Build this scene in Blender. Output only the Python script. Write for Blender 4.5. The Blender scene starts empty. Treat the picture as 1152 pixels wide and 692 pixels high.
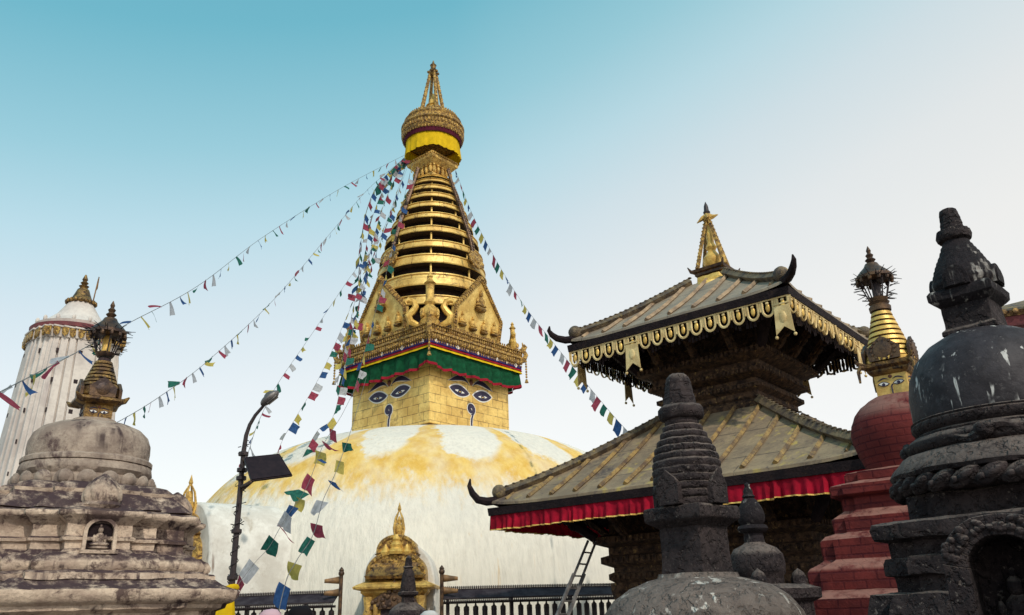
import bpy, bmesh, math, random
from math import sin, cos, pi, radians, atan2, hypot, tan
from mathutils import Vector, Matrix, noise
random.seed(7)
S = bpy.context.scene
COL = S.collection

# ------------------------------------------------------------------ camera
FPX, PITCH, ROLL, EYE = 905.0, radians(20.676), radians(1.789), Vector((0, 0, 1.6))
fwd = Vector((0, cos(PITCH), sin(PITCH))); _u = Vector((0, -sin(PITCH), cos(PITCH))); _r = Vector((1, 0, 0))
rt = cos(ROLL)*_r - sin(ROLL)*_u
up = sin(ROLL)*_r + cos(ROLL)*_u
cam = bpy.data.cameras.new('camera'); camo = bpy.data.objects.new('camera', cam); COL.objects.link(camo)
m = Matrix((rt, up, -fwd)).transposed().to_4x4(); m.translation = EYE
camo.matrix_world = m
cam.sensor_width = 36; cam.lens = 36*FPX/1152; cam.clip_start = .05; cam.clip_end = 3000
S.camera = camo

def at(x, y, Y):
    "point at depth Y seen at photograph position x, y"
    d = fwd*FPX + rt*(x-576) - up*(y-346)
    return EYE + d*(Y/d.y)
def zat(x, y, Y): return at(x, y, Y).z

# ------------------------------------------------------------------ node helpers
class NT:
    def __init__(s, tree): s.t = tree; s.n = tree.nodes; s.l = tree.links
    def put(s, sock, v):
        if v is None: return
        if isinstance(v, bpy.types.NodeSocket): s.l.new(v, sock)
        else:
            if hasattr(sock.default_value, '__len__') and not isinstance(v, (tuple, list)): v = (v,)*len(sock.default_value)
            if hasattr(sock.default_value, '__len__') and len(sock.default_value) == 4 and len(v) == 3: v = tuple(v)+(1,)
            sock.default_value = v
    def math(s, op, a, b=None, c=None, clamp=False):
        n = s.n.new('ShaderNodeMath'); n.operation = op; n.use_clamp = clamp
        for i, v in enumerate((a, b, c)): s.put(n.inputs[i], v)
        return n.outputs[0]
    def noise(s, vec, scale, detail=6, rough=.6, dist=0.):
        n = s.n.new('ShaderNodeTexNoise'); s.put(n.inputs['Vector'], vec)
        n.inputs['Scale'].default_value = scale; n.inputs['Detail'].default_value = detail
        n.inputs['Roughness'].default_value = rough; n.inputs['Distortion'].default_value = dist
        return n.outputs['Fac']
    def voro(s, vec, scale, feature='F1'):
        n = s.n.new('ShaderNodeTexVoronoi'); n.feature = feature; s.put(n.inputs['Vector'], vec); n.inputs['Scale'].default_value = scale
        return n.outputs['Distance']
    def ramp(s, f, lo, hi):
        n = s.n.new('ShaderNodeMapRange'); n.clamp = True; n.interpolation_type = 'SMOOTHSTEP'
        s.put(n.inputs[0], f); n.inputs[1].default_value = lo; n.inputs[2].default_value = hi
        return n.outputs[0]
    def mix(s, f, a, b):
        n = s.n.new('ShaderNodeMix'); n.data_type = 'RGBA'; s.put(n.inputs[0], f); s.put(n.inputs[6], a); s.put(n.inputs[7], b)
        return n.outputs[2]
    def obj(s): return s.n.new('ShaderNodeTexCoord').outputs['Object']
    def scale(s, v, sc):
        n = s.n.new('ShaderNodeVectorMath'); n.operation = 'MULTIPLY'; s.put(n.inputs[0], v); n.inputs[1].default_value = sc
        return n.outputs[0]
    def sep(s, v):
        n = s.n.new('ShaderNodeSeparateXYZ'); s.put(n.inputs[0], v); return n.outputs
    def comb(s, x, y, z=0.):
        n = s.n.new('ShaderNodeCombineXYZ')
        for i, v in enumerate((x, y, z)): s.put(n.inputs[i], v)
        return n.outputs[0]
    def brick(s, vec, w, h, mortar):
        n = s.n.new('ShaderNodeTexBrick'); s.put(n.inputs['Vector'], vec)
        n.inputs['Scale'].default_value = 1; n.inputs['Brick Width'].default_value = w; n.inputs['Row Height'].default_value = h
        n.inputs['Mortar Size'].default_value = mortar; n.inputs['Mortar Smooth'].default_value = .3
        n.inputs['Color1'].default_value = (0, 0, 0, 1); n.inputs['Color2'].default_value = (1, 1, 1, 1); n.inputs['Mortar'].default_value = (.5, .5, .5, 1)
        return n.outputs['Fac'], n.outputs['Color']
    def bump(s, h, strength, dist):
        n = s.n.new('ShaderNodeBump'); s.put(n.inputs['Height'], h); n.inputs['Strength'].default_value = strength; n.inputs['Distance'].default_value = dist
        return n.outputs[0]

def newmat(name):
    mt = bpy.data.materials.new(name); mt.use_nodes = True
    return mt, NT(mt.node_tree), mt.node_tree.nodes['Principled BSDF']

MATS = {}
def simple(name, c1, c2, scale=3., rough=.7, metal=0., bump=.3, bdist=.01, lo=.35, hi=.65, c3=None, s3=1., lo3=.5, hi3=.62,
           streak=None, streak_col=None, slo=.62, shi=.7, zsc=1., top=None, rough2=None, spec=None, brick=None, seam_col=None, bvar=.25, fine=8., speck=None, pits=0.):
    """noise mix of two base colours; c3 = stain patches; streak = vertical drips; top = tone of up-facing ledges (growth on the beige stone); brick = (w,h,mortar,mode)"""
    mt, k, b = newmat(name)
    o = k.obj(); v = k.scale(o, (1, 1, zsc))
    f = k.ramp(k.noise(v, scale, 8, .65), lo, hi)
    col = k.mix(f, c1, c2)
    g = k.noise(o, scale*fine, 4, .7)
    col = k.mix(k.math('MULTIPLY', k.ramp(g, .42, .75), .45), col, c2)
    h = k.math('ADD', k.noise(o, scale*4, 8, .7), k.math('MULTIPLY', f, .3))
    if brick:
        w, hh, mo, mode = brick
        x, y, z = k.sep(o)[0:3]
        if mode == 'flat': bv = k.comb(k.math('ADD', x, y), z)
        elif mode == 'sum': bv = k.comb(x, y)
        else: bv = k.comb(k.math('MULTIPLY', k.math('ARCTAN2', y, x), mode), z)
        bf, bc = k.brick(bv, w, hh, mo)
        cc = k.sep(bc)[0]
        col = k.mix(k.math('MULTIPLY', cc, bvar), col, c2)
        col = k.mix(k.math('MULTIPLY', bf, k.ramp(k.noise(o, scale*2, 4), .25, .6)), col, seam_col or c2)
        h = k.math('SUBTRACT', h, k.math('MULTIPLY', bf, 1.2))
    if c3:
        s = k.ramp(k.noise(v, s3, 9, .72, .4), lo3, hi3)
        col = k.mix(s, col, c3)
    if speck:
        sc_, ss, sl_, sh_ = speck
        col = k.mix(k.math('MULTIPLY', k.ramp(k.noise(o, ss, 5, .75), sl_, sh_), k.ramp(k.noise(o, ss*.12, 3), .35, .6)), col, sc_)
    if pits:
        h = k.math('ADD', h, k.math('MULTIPLY', k.ramp(k.noise(o, pits*.7, 3, .6), .36, .5), .9))
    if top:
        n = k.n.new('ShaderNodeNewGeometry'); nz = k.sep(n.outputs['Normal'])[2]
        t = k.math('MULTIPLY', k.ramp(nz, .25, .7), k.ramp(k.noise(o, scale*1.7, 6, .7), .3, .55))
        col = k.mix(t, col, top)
    if streak:
        sv = k.scale(o, (streak, streak, streak*.12))
        s = k.math('MULTIPLY', k.ramp(k.noise(sv, 1, 4, .6, .2), slo, shi), k.ramp(k.noise(o, streak*.25, 3, .6), .46, .62))
        col = k.mix(s, col, streak_col)
    k.put(b.inputs['Base Color'], col)
    if rough2 is not None: k.put(b.inputs['Roughness'], k.math('ADD', rough, k.math('MULTIPLY', f, rough2-rough)))
    else: b.inputs['Roughness'].default_value = rough
    b.inputs['Metallic'].default_value = metal
    if spec is not None: b.inputs['Specular IOR Level'].default_value = spec
    if bump: k.put(b.inputs['Normal'], k.bump(h, bump, bdist))
    MATS[name] = mt
    return mt

def cloth(name, col, trans=.35, var=.7):
    mt, k, b = newmat(name)
    o = k.obj(); c = k.mix(k.ramp(k.noise(o, 4, 5), .3, .7), col, tuple(x*var for x in col))
    k.put(b.inputs['Base Color'], c); b.inputs['Roughness'].default_value = .85; b.inputs['Specular IOR Level'].default_value = .15
    if trans:
        t = k.n.new('ShaderNodeBsdfTranslucent'); k.put(t.inputs[0], c)
        ms = k.n.new('ShaderNodeMixShader'); ms.inputs[0].default_value = trans
        k.l.new(b.outputs[0], ms.inputs[1]); k.l.new(t.outputs[0], ms.inputs[2])
        k.l.new(ms.outputs[0], k.n['Material Output'].inputs[0])
    MATS[name] = mt
    return mt

GOLD, GOLD2 = (.94, .67, .21), (.62, .39, .10)
simple('gilt_plate', GOLD, GOLD2, 1.2, .45, .25, .35, .02, c3=(.20, .10, .035), s3=1.5, lo3=.56, hi3=.74, brick=(.62, .36, .013, 'flat'), seam_col=(.16, .08, .03), bvar=.3, rough2=.55)
simple('gilt_ring', GOLD, GOLD2, 1.4, .45, .25, .3, .02, c3=(.15, .075, .03), s3=2.2, lo3=.53, hi3=.66, brick=(.9, 5, .012, 1.6), seam_col=(.2, .1, .03), rough2=.55)
simple('gilt_carved', (.74, .46, .12), (.24, .13, .045), 9, .45, .35, .8, .05, lo=.4, hi=.6, c3=(.07, .035, .025), s3=14, lo3=.52, hi3=.62)
simple('gilt_relief', (.84, .54, .14), (.42, .24, .06), 4, .45, .3, .8, .05, lo=.4, hi=.65, c3=(.13, .07, .03), s3=9, lo3=.56, hi3=.66)
simple('gilt_sheet', GOLD, GOLD2, 2.2, .42, .25, .5, .02, c3=(.30, .16, .05), s3=3, lo3=.56, hi3=.76, rough2=.55)
simple('gilt_dark', (.40, .24, .07), (.10, .055, .03), 6, .45, .6, .7, .02, c3=(.035, .02, .018), s3=9, lo3=.5, hi3=.62)
simple('gilt_bright', (.92, .61, .16), (.55, .32, .07), 5, .4, .3, .4, .01)
simple('gilt_pale', (.80, .62, .30), (.55, .38, .16), 6, .6, .15, .4, .01, c3=(.2, .13, .07), s3=8, lo3=.62, hi3=.72)
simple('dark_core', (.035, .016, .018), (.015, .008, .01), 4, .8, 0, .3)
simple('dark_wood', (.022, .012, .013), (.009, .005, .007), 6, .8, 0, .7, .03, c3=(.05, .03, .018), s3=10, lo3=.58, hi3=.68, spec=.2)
simple('wood_carved', (.15, .085, .048), (.026, .015, .013), 9, .75, 0, .9, .05, c3=(.36, .23, .09), s3=12, lo3=.57, hi3=.66, spec=.25)
simple('black_metal', (.025, .018, .022), (.045, .03, .03), 8, .5, .3, .3)
simple('bronze', (.16, .09, .045), (.04, .024, .022), 7, .45, .5, .5)
simple('roof_copper', (.36, .26, .155), (.20, .145, .095), 1.5, .65, .05, .6, .02, c3=(.05, .035, .042), s3=1.3, lo3=.52, hi3=.70, speck=((.12, .085, .07), 9, .54, .68), brick=(3.1, 1.05, .012, 'sum'), seam_col=(.07, .05, .04), streak=4., streak_col=(.48, .35, .10), slo=.52, shi=.66, rough2=.8)
simple('roof_tin', (.36, .285, .20), (.22, .175, .13), 1.6, .65, .0, .5, .015, speck=((.12, .09, .08), 9, .54, .68), c3=(.09, .065, .06), s3=1.3, lo3=.58, hi3=.74, brick=(2.1, 1.0, .012, 'sum'), seam_col=(.09, .07, .06))
simple('batten', (.36, .23, .075), (.09, .055, .035), 4, .6, .1, .5, .01)
simple('batten_tan', (.42, .28, .16), (.2, .13, .08), 4, .65, 0, .5, .01)
simple('ridge', (.23, .165, .09), (.06, .042, .035), 5, .6, .15, .8, .03, c3=(.40, .28, .09), s3=4, lo3=.58, hi3=.68)
simple('white_plaster', (.68, .615, .56), (.50, .44, .405), .9, .8, 0, .4, .02, c3=(.52, .47, .47), s3=1.3, lo3=.58, hi3=.8, streak=2.5, streak_col=(.36, .30, .30), slo=.58, shi=.78)
simple('surround_plaster', (.74, .71, .65), (.58, .54, .48), 1.6, .8, 0, .5, .02, c3=(.42, .36, .28), s3=1.8, lo3=.58, hi3=.76, streak=4, streak_col=(.30, .24, .2))
simple('maroon', (.20, .045, .05), (.12, .03, .035), 4, .7, 0, .4)
simple('beige_stone', (.70, .55, .42), (.40, .295, .23), 4.5, .88, 0, .7, .025, lo=.34, hi=.66, c3=(.12, .08, .07), s3=3.4, lo3=.51, hi3=.62, top=(.06, .038, .042), streak=13, streak_col=(.075, .05, .05), slo=.53, shi=.66, spec=.2, speck=((.07, .045, .045), 30, .62, .74))
simple('dome_stone', (.42, .335, .27), (.25, .19, .155), 4, .88, 0, .6, .02, c3=(.10, .065, .062), s3=3., lo3=.55, hi3=.68, spec=.2, speck=((.08, .05, .05), 30, .62, .74), streak=6, streak_col=(.05, .032, .035), slo=.5, shi=.64)
simple('dark_stone', (.050, .036, .036), (.016, .011, .013), 5, .75, 0, 1., .02, c3=(.060, .046, .046), s3=4.5, lo3=.57, hi3=.72, top=(.16, .125, .11), spec=.22, speck=((.17, .14, .125), 42, .57, .68), pits=32)  # dark stone toned lower still, in place of shade over the foreground
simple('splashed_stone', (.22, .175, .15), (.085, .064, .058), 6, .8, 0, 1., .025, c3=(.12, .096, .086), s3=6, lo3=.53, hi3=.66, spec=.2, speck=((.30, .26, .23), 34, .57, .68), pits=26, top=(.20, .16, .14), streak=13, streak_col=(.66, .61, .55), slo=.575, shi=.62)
simple('bell_stone', (.038, .031, .036), (.017, .013, .016), 4, .55, 0, .5, .01, c3=(.055, .05, .056), s3=7, lo3=.56, hi3=.72, streak=24, streak_col=(.52, .50, .48), slo=.59, shi=.64, rough2=.72, spec=.28, speck=((.10, .09, .09), 30, .58, .68))
simple('spire_stone', (.022, .016, .019), (.010, .007, .009), 6, .75, 0, 1., .02, c3=(.05, .04, .04), s3=6, lo3=.56, hi3=.7, streak=20, streak_col=(.42, .38, .35), slo=.55, shi=.66, spec=.22)
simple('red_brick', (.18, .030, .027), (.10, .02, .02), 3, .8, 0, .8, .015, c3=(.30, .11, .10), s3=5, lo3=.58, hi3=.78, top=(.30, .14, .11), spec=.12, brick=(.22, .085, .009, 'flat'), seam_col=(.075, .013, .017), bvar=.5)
simple('red_brick_dome', (.175, .030, .028), (.105, .022, .022), 2.5, .8, 0, .7, .012, c3=(.34, .15, .135), s3=4, lo3=.6, hi3=.8, top=(.24, .12, .10), spec=.12, brick=(.19, .075, .008, .56), seam_col=(.075, .014, .018), bvar=.45)
simple('paving', (.20, .17, .15), (.12, .10, .095), 1.2, .85, 0, .5, .02, brick=(.9, .6, .015, 'sum'), seam_col=(.05, .045, .04))
simple('slate', (.022, .016, .022), (.05, .042, .05), 3, .8, .0, .6, .01, spec=.15)
simple('steel', (.24, .22, .21), (.12, .11, .11), 6, .5, .5, .3)
simple('solar_cell', (.012, .008, .012), (.022, .014, .018), 6, .7, 0, .1, spec=.15)
simple('flag_wood', (.33, .18, .07), (.16, .09, .045), 5, .6, .2, .4)
simple('navy_paint', (.020, .016, .05), (.03, .022, .06), 3, .6, 0, 0)
simple('white_paint', (.82, .80, .76), (.7, .68, .62), 3, .6, 0, 0)
simple('ochre_paint', (.78, .55, .18), (.55, .35, .1), 4, .6, 0, .2)
simple('red_dot', (.16, .05, .03), (.1, .03, .02), 3, .6, 0, .2)
simple('eye_gold', (.75, .52, .16), (.5, .3, .08), 5, .55, .3, .4, c3=(.16, .09, .04), s3=5, lo3=.6, hi3=.75)
cloth('green_cloth', (.006, .085, .034), .06, .5)
cloth('hem_cloth', (.33, .012, .03), .05)
cloth('blue_band', (.035, .022, .13), .05)
cloth('yellow_cloth', (.80, .52, .012), .12, .8)
cloth('red_cloth', (.46, .008, .032), .12, .45)
cloth('maroon_shade', (.10, .012, .03), .05)
cloth('flag_blue', (.05, .13, .34), .5, .6); cloth('flag_white', (.62, .63, .67), .5, .7); cloth('flag_red', (.44, .08, .13), .5, .6)
cloth('flag_green', (.04, .20, .155), .5, .6); cloth('flag_yellow', (.68, .56, .15), .5, .7)
cloth('shirt', (.05, .04, .06), 0); cloth('trousers', (.03, .03, .05), 0); cloth('hair', (.008, .006, .008), 0, .5); cloth('skin', (.32, .18, .12), 0, .9)
cloth('pink_cloth', (.60, .40, .45), .1); cloth('pale_cloth', (.62, .60, .58), .1)

def dome_material():
    mt, k, b = newmat('whitewash_dome')
    o = k.obj(); x, y, z = k.sep(o)[0:3]
    wob = k.noise(o, .8, 5, .65); wob2 = k.noise(o, 3.2, 5, .7)
    th = k.math('DIVIDE', k.math('ADD', k.math('ARCTAN2', y, x), pi), 2*pi)
    n = 16
    u = k.math('ADD', k.math('MULTIPLY', th, n), k.math('MULTIPLY', k.math('SUBTRACT', wob, .5), .55))
    cell = k.math('FLOOR', u); u = k.math('SUBTRACT', u, cell)
    rnd = k.math('FRACT', k.math('MULTIPLY', k.math('SINE', k.math('MULTIPLY', cell, 12.99)), 43.7))
    zz = k.math('ADD', z, k.math('MULTIPLY', k.math('SUBTRACT', wob, .5), 1.0))
    zz = k.math('ADD', zz, k.math('MULTIPLY', k.math('SUBTRACT', wob2, .5), .28))
    du = k.math('DIVIDE', k.math('SUBTRACT', u, .5), .45)
    dz = k.math('DIVIDE', k.math('SUBTRACT', zz, 8.6), k.math('ADD', 2.0, k.math('MULTIPLY', rnd, .8)))
    e = k.math('ADD', k.math('POWER', k.math('ABSOLUTE', du), 2.2), k.math('MULTIPLY', dz, dz))
    outside = k.ramp(e, .80, 1.08)
    sv = k.scale(o, (2.2, 2.2, .16))
    drip = k.noise(sv, 1.6, 6, .65)
    fade = k.ramp(k.math('ADD', z, k.math('MULTIPLY', k.math('SUBTRACT', drip, .5), 2.6)), 4.75, 5.9)
    yel = k.math('MULTIPLY', outside, fade)
    yel = k.math('MULTIPLY', yel, k.math('ADD', .62, k.math('MULTIPLY', k.ramp(k.noise(k.scale(o, (1, 1, .25)), 1.1, 3, .55), .3, .62), .38)))
    sv2 = k.scale(o, (5, 5, .10)); drip2 = k.noise(sv2, 1., 5, .6)
    thin = k.math('MULTIPLY', k.ramp(drip2, .62, .74), k.math('MULTIPLY', k.ramp(k.noise(o, .35, 2), .42, .60), .6))
    sv3 = k.scale(o, (7, 7, .5)); grey = k.ramp(k.noise(sv3, 1., 6, .7), .40, .72)
    base = k.mix(k.math('MULTIPLY', grey, .55), (.81, .75, .645), (.58, .535, .465))
    base = k.mix(k.math('MULTIPLY', k.ramp(k.noise(o, .5, 6, .6), .45, .7), .35), base, (.62, .60, .55))
    base = k.mix(thin, base, (.62, .36, .10))
    ycol = k.mix(k.ramp(k.noise(sv, 1.3, 4), .35, .68), (.82, .56, .16), (.70, .41, .07))
    col = k.mix(yel, base, ycol)
    spot = k.math('MULTIPLY', k.ramp(k.noise(k.scale(o, (1.2, 1.2, .5)), 1.3, 7, .7), .69, .76), k.ramp(z, 6.2, 7.2))
    col = k.mix(spot, col, (.12, .09, .07))
    k.put(b.inputs['Base Color'], col); b.inputs['Roughness'].default_value = .85
    h = k.math('ADD', k.noise(k.scale(o, (4, 4, .8)), 1.5, 8, .7), k.math('MULTIPLY', k.noise(o, .7, 3), 1.2))
    k.put(b.inputs['Normal'], k.bump(h, .7, .08))
    MATS['whitewash_dome'] = mt
dome_material()

# ------------------------------------------------------------------ mesh helpers
class MB:
    def __init__(s): s.bm = bmesh.new(); s.mi = 0
    def face(s, vs):
        try:
            f = s.bm.faces.new(vs); f.material_index = s.mi; return f
        except ValueError: return None
    def v(s, p): return s.bm.verts.new(p)
    def grid(s, rows, closeu=False, closev=False):
        vs = [[s.v(p) for p in r] for r in rows]
        nr, nc = len(vs), len(vs[0])
        for i in range(nr if closev else nr-1):
            for j in range(nc if closeu else nc-1):
                s.face([vs[i][j], vs[i][(j+1) % nc], vs[(i+1) % nr][(j+1) % nc], vs[(i+1) % nr][j]])
        return vs
    def lathe(s, prof, seg=32, c=(0, 0), cap=True, rfun=None, M=None):
        rows = []
        for r, z in prof:
            row = []
            for j in range(seg):
                a = 2*pi*j/seg; rr = r*(rfun(a, z) if rfun else 1)
                p = Vector((c[0]+rr*cos(a), c[1]+rr*sin(a), z)); row.append(M @ p if M else p)
            rows.append(row)
        vs = s.grid(rows, closeu=True)
        if cap:
            if prof[0][0] > 1e-4: s.face(list(reversed(vs[0])))
            if prof[-1][0] > 1e-4: s.face(vs[-1])
    def loft(s, plan, prof, cap=True):
        n = len(plan); offs = []
        for i in range(n):
            a, b, c = Vector(plan[i-1]), Vector(plan[i]), Vector(plan[(i+1) % n])
            d1 = (b-a).normalized(); d2 = (c-b).normalized()
            n1 = Vector((d1.y, -d1.x)); n2 = Vector((d2.y, -d2.x))
            offs.append((n1+n2)/max(.2, 1+n1.dot(n2)))
        rows = [[(plan[i][0]+offs[i].x*o, plan[i][1]+offs[i].y*o, z) for i in range(n)] for o, z in prof]
        vs = s.grid(rows, closeu=True)
        if cap: s.face(list(reversed(vs[0]))); s.face(vs[-1])
    def loft_scale(s, plan, prof):
        vs = s.grid([[(x*q, y*q, z) for x, y in plan] for q, z in prof], closeu=True); s.face(list(reversed(vs[0]))); s.face(vs[-1])
    def box(s, c, size, M=None):
        x, y, z = [q/2 for q in size]; c = Vector(c)
        P = [Vector((a*x, b*y, d*z))+c for d in (-1, 1) for b in (-1, 1) for a in (-1, 1)]
        if M: P = [M @ p for p in P]
        v = [s.v(p) for p in P]
        for f in ((0, 2, 3, 1), (4, 5, 7, 6), (0, 1, 5, 4), (2, 6, 7, 3), (0, 4, 6, 2), (1, 3, 7, 5)): s.face([v[i] for i in f])
    def ell(s, c, r, seg=10, rings=6, M=None):
        c = Vector(c); rows = []
        for i in range(1, rings):
            t = pi*i/rings; rows.append([])
            for j in range(seg):
                a = 2*pi*j/seg
                p = c+Vector((r[0]*sin(t)*cos(a), r[1]*sin(t)*sin(a), -r[2]*cos(t))); rows[-1].append(M @ p if M else p)
        vs = s.grid(rows, closeu=True)
        b = c+Vector((0, 0, -r[2])); t_ = c+Vector((0, 0, r[2]))
        b = s.v(M @ b if M else b); t_ = s.v(M @ t_ if M else t_)
        for j in range(seg):
            s.face([b, vs[0][(j+1) % seg], vs[0][j]]); s.face([t_, vs[-1][j], vs[-1][(j+1) % seg]])
    def tube(s, path, rad, seg=6, M=None, flat=1.):
        P = [Vector(p) for p in path]
        if M: P = [M @ p for p in P]
        n = len(P); R = rad if isinstance(rad, (list, tuple)) else [rad]*n
        rows = []; ref = Vector((0, 0, 1))
        d0 = (P[1]-P[0]).normalized()
        if abs(d0.z) > .9: ref = Vector((0, 1, 0))
        for i in range(n):
            d = (P[min(i+1, n-1)]-P[max(i-1, 0)]).normalized()
            a = d.cross(ref)
            if a.length < 1e-3: a = d.cross(Vector((1, 0, 0)))
            a.normalize(); b = a.cross(d).normalized(); ref = b
            rows.append([P[i]+a*(R[i]*cos(2*pi*j/seg))+b*(R[i]*flat*sin(2*pi*j/seg)) for j in range(seg)])
        vs = s.grid(rows, closeu=True); s.face(list(reversed(vs[0]))); s.face(vs[-1])
    def prism(s, pts, M, t):
        "2-D outline (u, v) on a plane given by M (x=u, y=v, z=out), thickness t"
        a = [s.v(M @ Vector((u, v, 0))) for u, v in pts]; b = [s.v(M @ Vector((u, v, t))) for u, v in pts]
        n = len(pts); s.face(list(reversed(a))); s.face(b)
        for i in range(n): s.face([a[i], a[(i+1) % n], b[(i+1) % n], b[i]])
    def ribbon(s, pts, w, M, t):
        n = len(pts); L, Rr = [], []
        for i in range(n):
            a = Vector(pts[max(i-1, 0)]); b = Vector(pts[min(i+1, n-1)]); d = (b-a).normalized(); nr = Vector((-d.y, d.x))*w; p = Vector(pts[i])
            L.append(p+nr); Rr.append(p-nr)
        for i in range(n-1): s.prism([Rr[i], Rr[i+1], L[i+1], L[i]], M, t*(1+.05*(i % 2)))
    def rough(s, maxlen, amp, scale, seed=0):
        for _ in range(5):
            es = [e for e in s.bm.edges if e.calc_length() > maxlen]
            if not es: break
            bmesh.ops.subdivide_edges(s.bm, edges=es, cuts=1, use_grid_fill=True)
        for v in s.bm.verts:
            q = v.co*scale+Vector((seed, seed*1.7, 0))
            v.co += Vector(noise.noise_vector(q))*amp + Vector(noise.noise_vector(q*3.1))*amp*.45
        return s

def part(name, mb, mats, parent=None, smooth=35, bevel=0, loc=None, rz=0, label=None):
    me = bpy.data.meshes.new(name); bmesh.ops.recalc_face_normals(mb.bm, faces=mb.bm.faces); mb.bm.to_mesh(me); mb.bm.free()
    for q in (mats if isinstance(mats, (list, tuple)) else [mats]): me.materials.append(MATS[q])
    if smooth:
        me.polygons.foreach_set('use_smooth', [True]*len(me.polygons)); me.set_sharp_from_angle(angle=radians(smooth))
    o = bpy.data.objects.new(name, me); COL.objects.link(o)
    if parent: o.parent = parent
    if loc: o.location = loc
    o.rotation_euler.z = rz
    if label: o['label'] = label
    if bevel:
        b = o.modifiers.new('bevel', 'BEVEL'); b.width = bevel; b.segments = 2; b.limit_method = 'ANGLE'; b.angle_limit = radians(40)
    return o
def tag(o, label, cat, group=None, kind=None):
    if label: o['label'] = label
    if cat: o['category'] = cat
    if group: o['group'] = group
    if kind: o['kind'] = kind
    return o
def thing(name, label, cat, loc=(0, 0, 0), rz=0, group=None):
    o = bpy.data.objects.new(name, None); COL.objects.link(o); o.location = loc; o.rotation_euler.z = rz; o.empty_display_size = .3
    return tag(o, label, cat, group)
def square(s): return [(-s, -s), (s, -s), (s, s), (-s, s)]
def redent(s, steps):
    side = [(-s, -s)]; d0 = 0
    for w, d in steps: side += [(-w, -s-d0), (-w, -s-d)]; d0 = d
    right = [(-x, y) for x, y in reversed(side[1:])]
    side += right
    out = []
    for k in range(4):
        c, q = round(cos(k*pi/2)), round(sin(k*pi/2))
        out += [(x*c-y*q, x*q+y*c) for x, y in side]
    return out
def faceM(k, dist, z=0, u=0):
    "plane of side k of a square: x = right, y = up, z = outward"
    R = Matrix.Rotation(k*pi/2, 4, 'Z')
    B = Matrix(((1, 0, 0, u), (0, 0, -1, -dist), (0, 1, 0, z), (0, 0, 0, 1)))
    return R @ B
def buddha(mb, M, s, seg=8):
    "small seated figure, x right, y up, z outward, height about s"
    E_ = lambda c, r: mb.ell((c[0]*s, c[1]*s, c[2]*s), (r[0]*s, r[1]*s, r[2]*s), seg, 6, M)
    E_((0, .06, .10), (.42, .08, .16)); E_((0, .20, .12), (.40, .10, .15))
    E_((0, .45, .06), (.19, .27, .12)); E_((-.22, .42, .06), (.07, .20, .07)); E_((.22, .42, .06), (.07, .20, .07))
    E_((0, .80, .07), (.11, .14, .11)); E_((0, .97, .05), (.05, .07, .05)); E_((0, .26, .2), (.13, .06, .06))
def torana_plate(mb, M, w, h, sh, t):
    "pointed plaque: width w, height h, shoulder height sh"
    mb.prism([(-w/2*.92, 0), (w/2*.92, 0), (w/2, sh), (w*.30, sh+(h-sh)*.42), (w*.12, sh+(h-sh)*.82), (0, h), (-w*.12, sh+(h-sh)*.82), (-w*.30, sh+(h-sh)*.42), (-w/2, sh)], M, t)

# ------------------------------------------------------------------ ground
g = MB(); g.grid([[(-400+20*i, -400+20*j, 0) for i in range(41)] for j in range(41)])
tag(part('ground', g, 'paving', smooth=0), None, None, kind='structure')

# ------------------------------------------------------------------ great stupa
GX, GY = -3.63, 34.0
gs = thing('great_stupa', 'huge whitewashed stupa dome with gilded tower, painted eyes and ringed golden spire', 'stupa', (GX, GY, 0), radians(-40.1))
A, ZC, ZT, PN = 10.0, .8, 8.55, 2.65
prof = [(A+.55, 0), (A+.55, .5), (A+.12, .62), (A, ZC)]
for i in range(1, 49):
    t = pi/2*i/48; prof.append((A*max(cos(t), 0)**(2/PN), ZC+(ZT-ZC)*sin(t)**(2/PN)))
d = MB(); d.lathe(prof, 144, rfun=lambda a, z: 1+.004*noise.noise(Vector((cos(a)*6, sin(a)*6, z*.8))))
part('dome', d, 'whitewash_dome', gs, 60)
# harmika
hs = 3.36/2**.5
zb = zat(482, 475, GY-3.36); ztop = zat(485, 378, GY-4.0)
n_ = MB(); n_.loft(square(hs-.12), [(0, 8.0), (0, zb-.12), (.06, zb-.1), (.06, zb)]); part('neck', n_, 'gilt_dark', gs)  # dark gilt paints in the shaded underside of the harmika
hm = MB(); hm.loft(square(hs), [(0, zb), (0, ztop-.1)]); harmika = part('harmika', hm, 'gilt_plate', gs, bevel=.02)

def almond(w, h, tip=.06, n=14, tilt=0., sx=1):
    top = [(-w/2+w*i/n, h*.5*sin(pi*i/n)**.8+tip*(i/n)) for i in range(n+1)]
    bot = [(-w/2+w*i/n, -h*.5*sin(pi*i/n)**.75+tip*(i/n)) for i in range(n-1, 0, -1)]
    c, s_ = cos(tilt), sin(tilt)
    return [((x*c-y*s_)*sx, x*s_+y*c) for x, y in top+bot]
def crescent(w, h, th, sx=1, n=14):
    o = [(-w/2+w*i/n, h*sin(pi*(i/n)**.8)) for i in range(n+1)]
    i_ = [(-w/2+w*i/n, h*sin(pi*(i/n)**.8)-th*sin(pi*i/n)) for i in range(n-1, 0, -1)]
    return [(x*sx, y) for x, y in o+i_]
def fix(pts):
    a = sum(pts[i-1][0]*pts[i][1]-pts[i][0]*pts[i-1][1] for i in range(len(pts)))
    return pts if a > 0 else list(reversed(pts))
def shift(pts, dx, dy): return fix([(x+dx, y+dy) for x, y in pts])
EZ = zb+1.52
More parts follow.
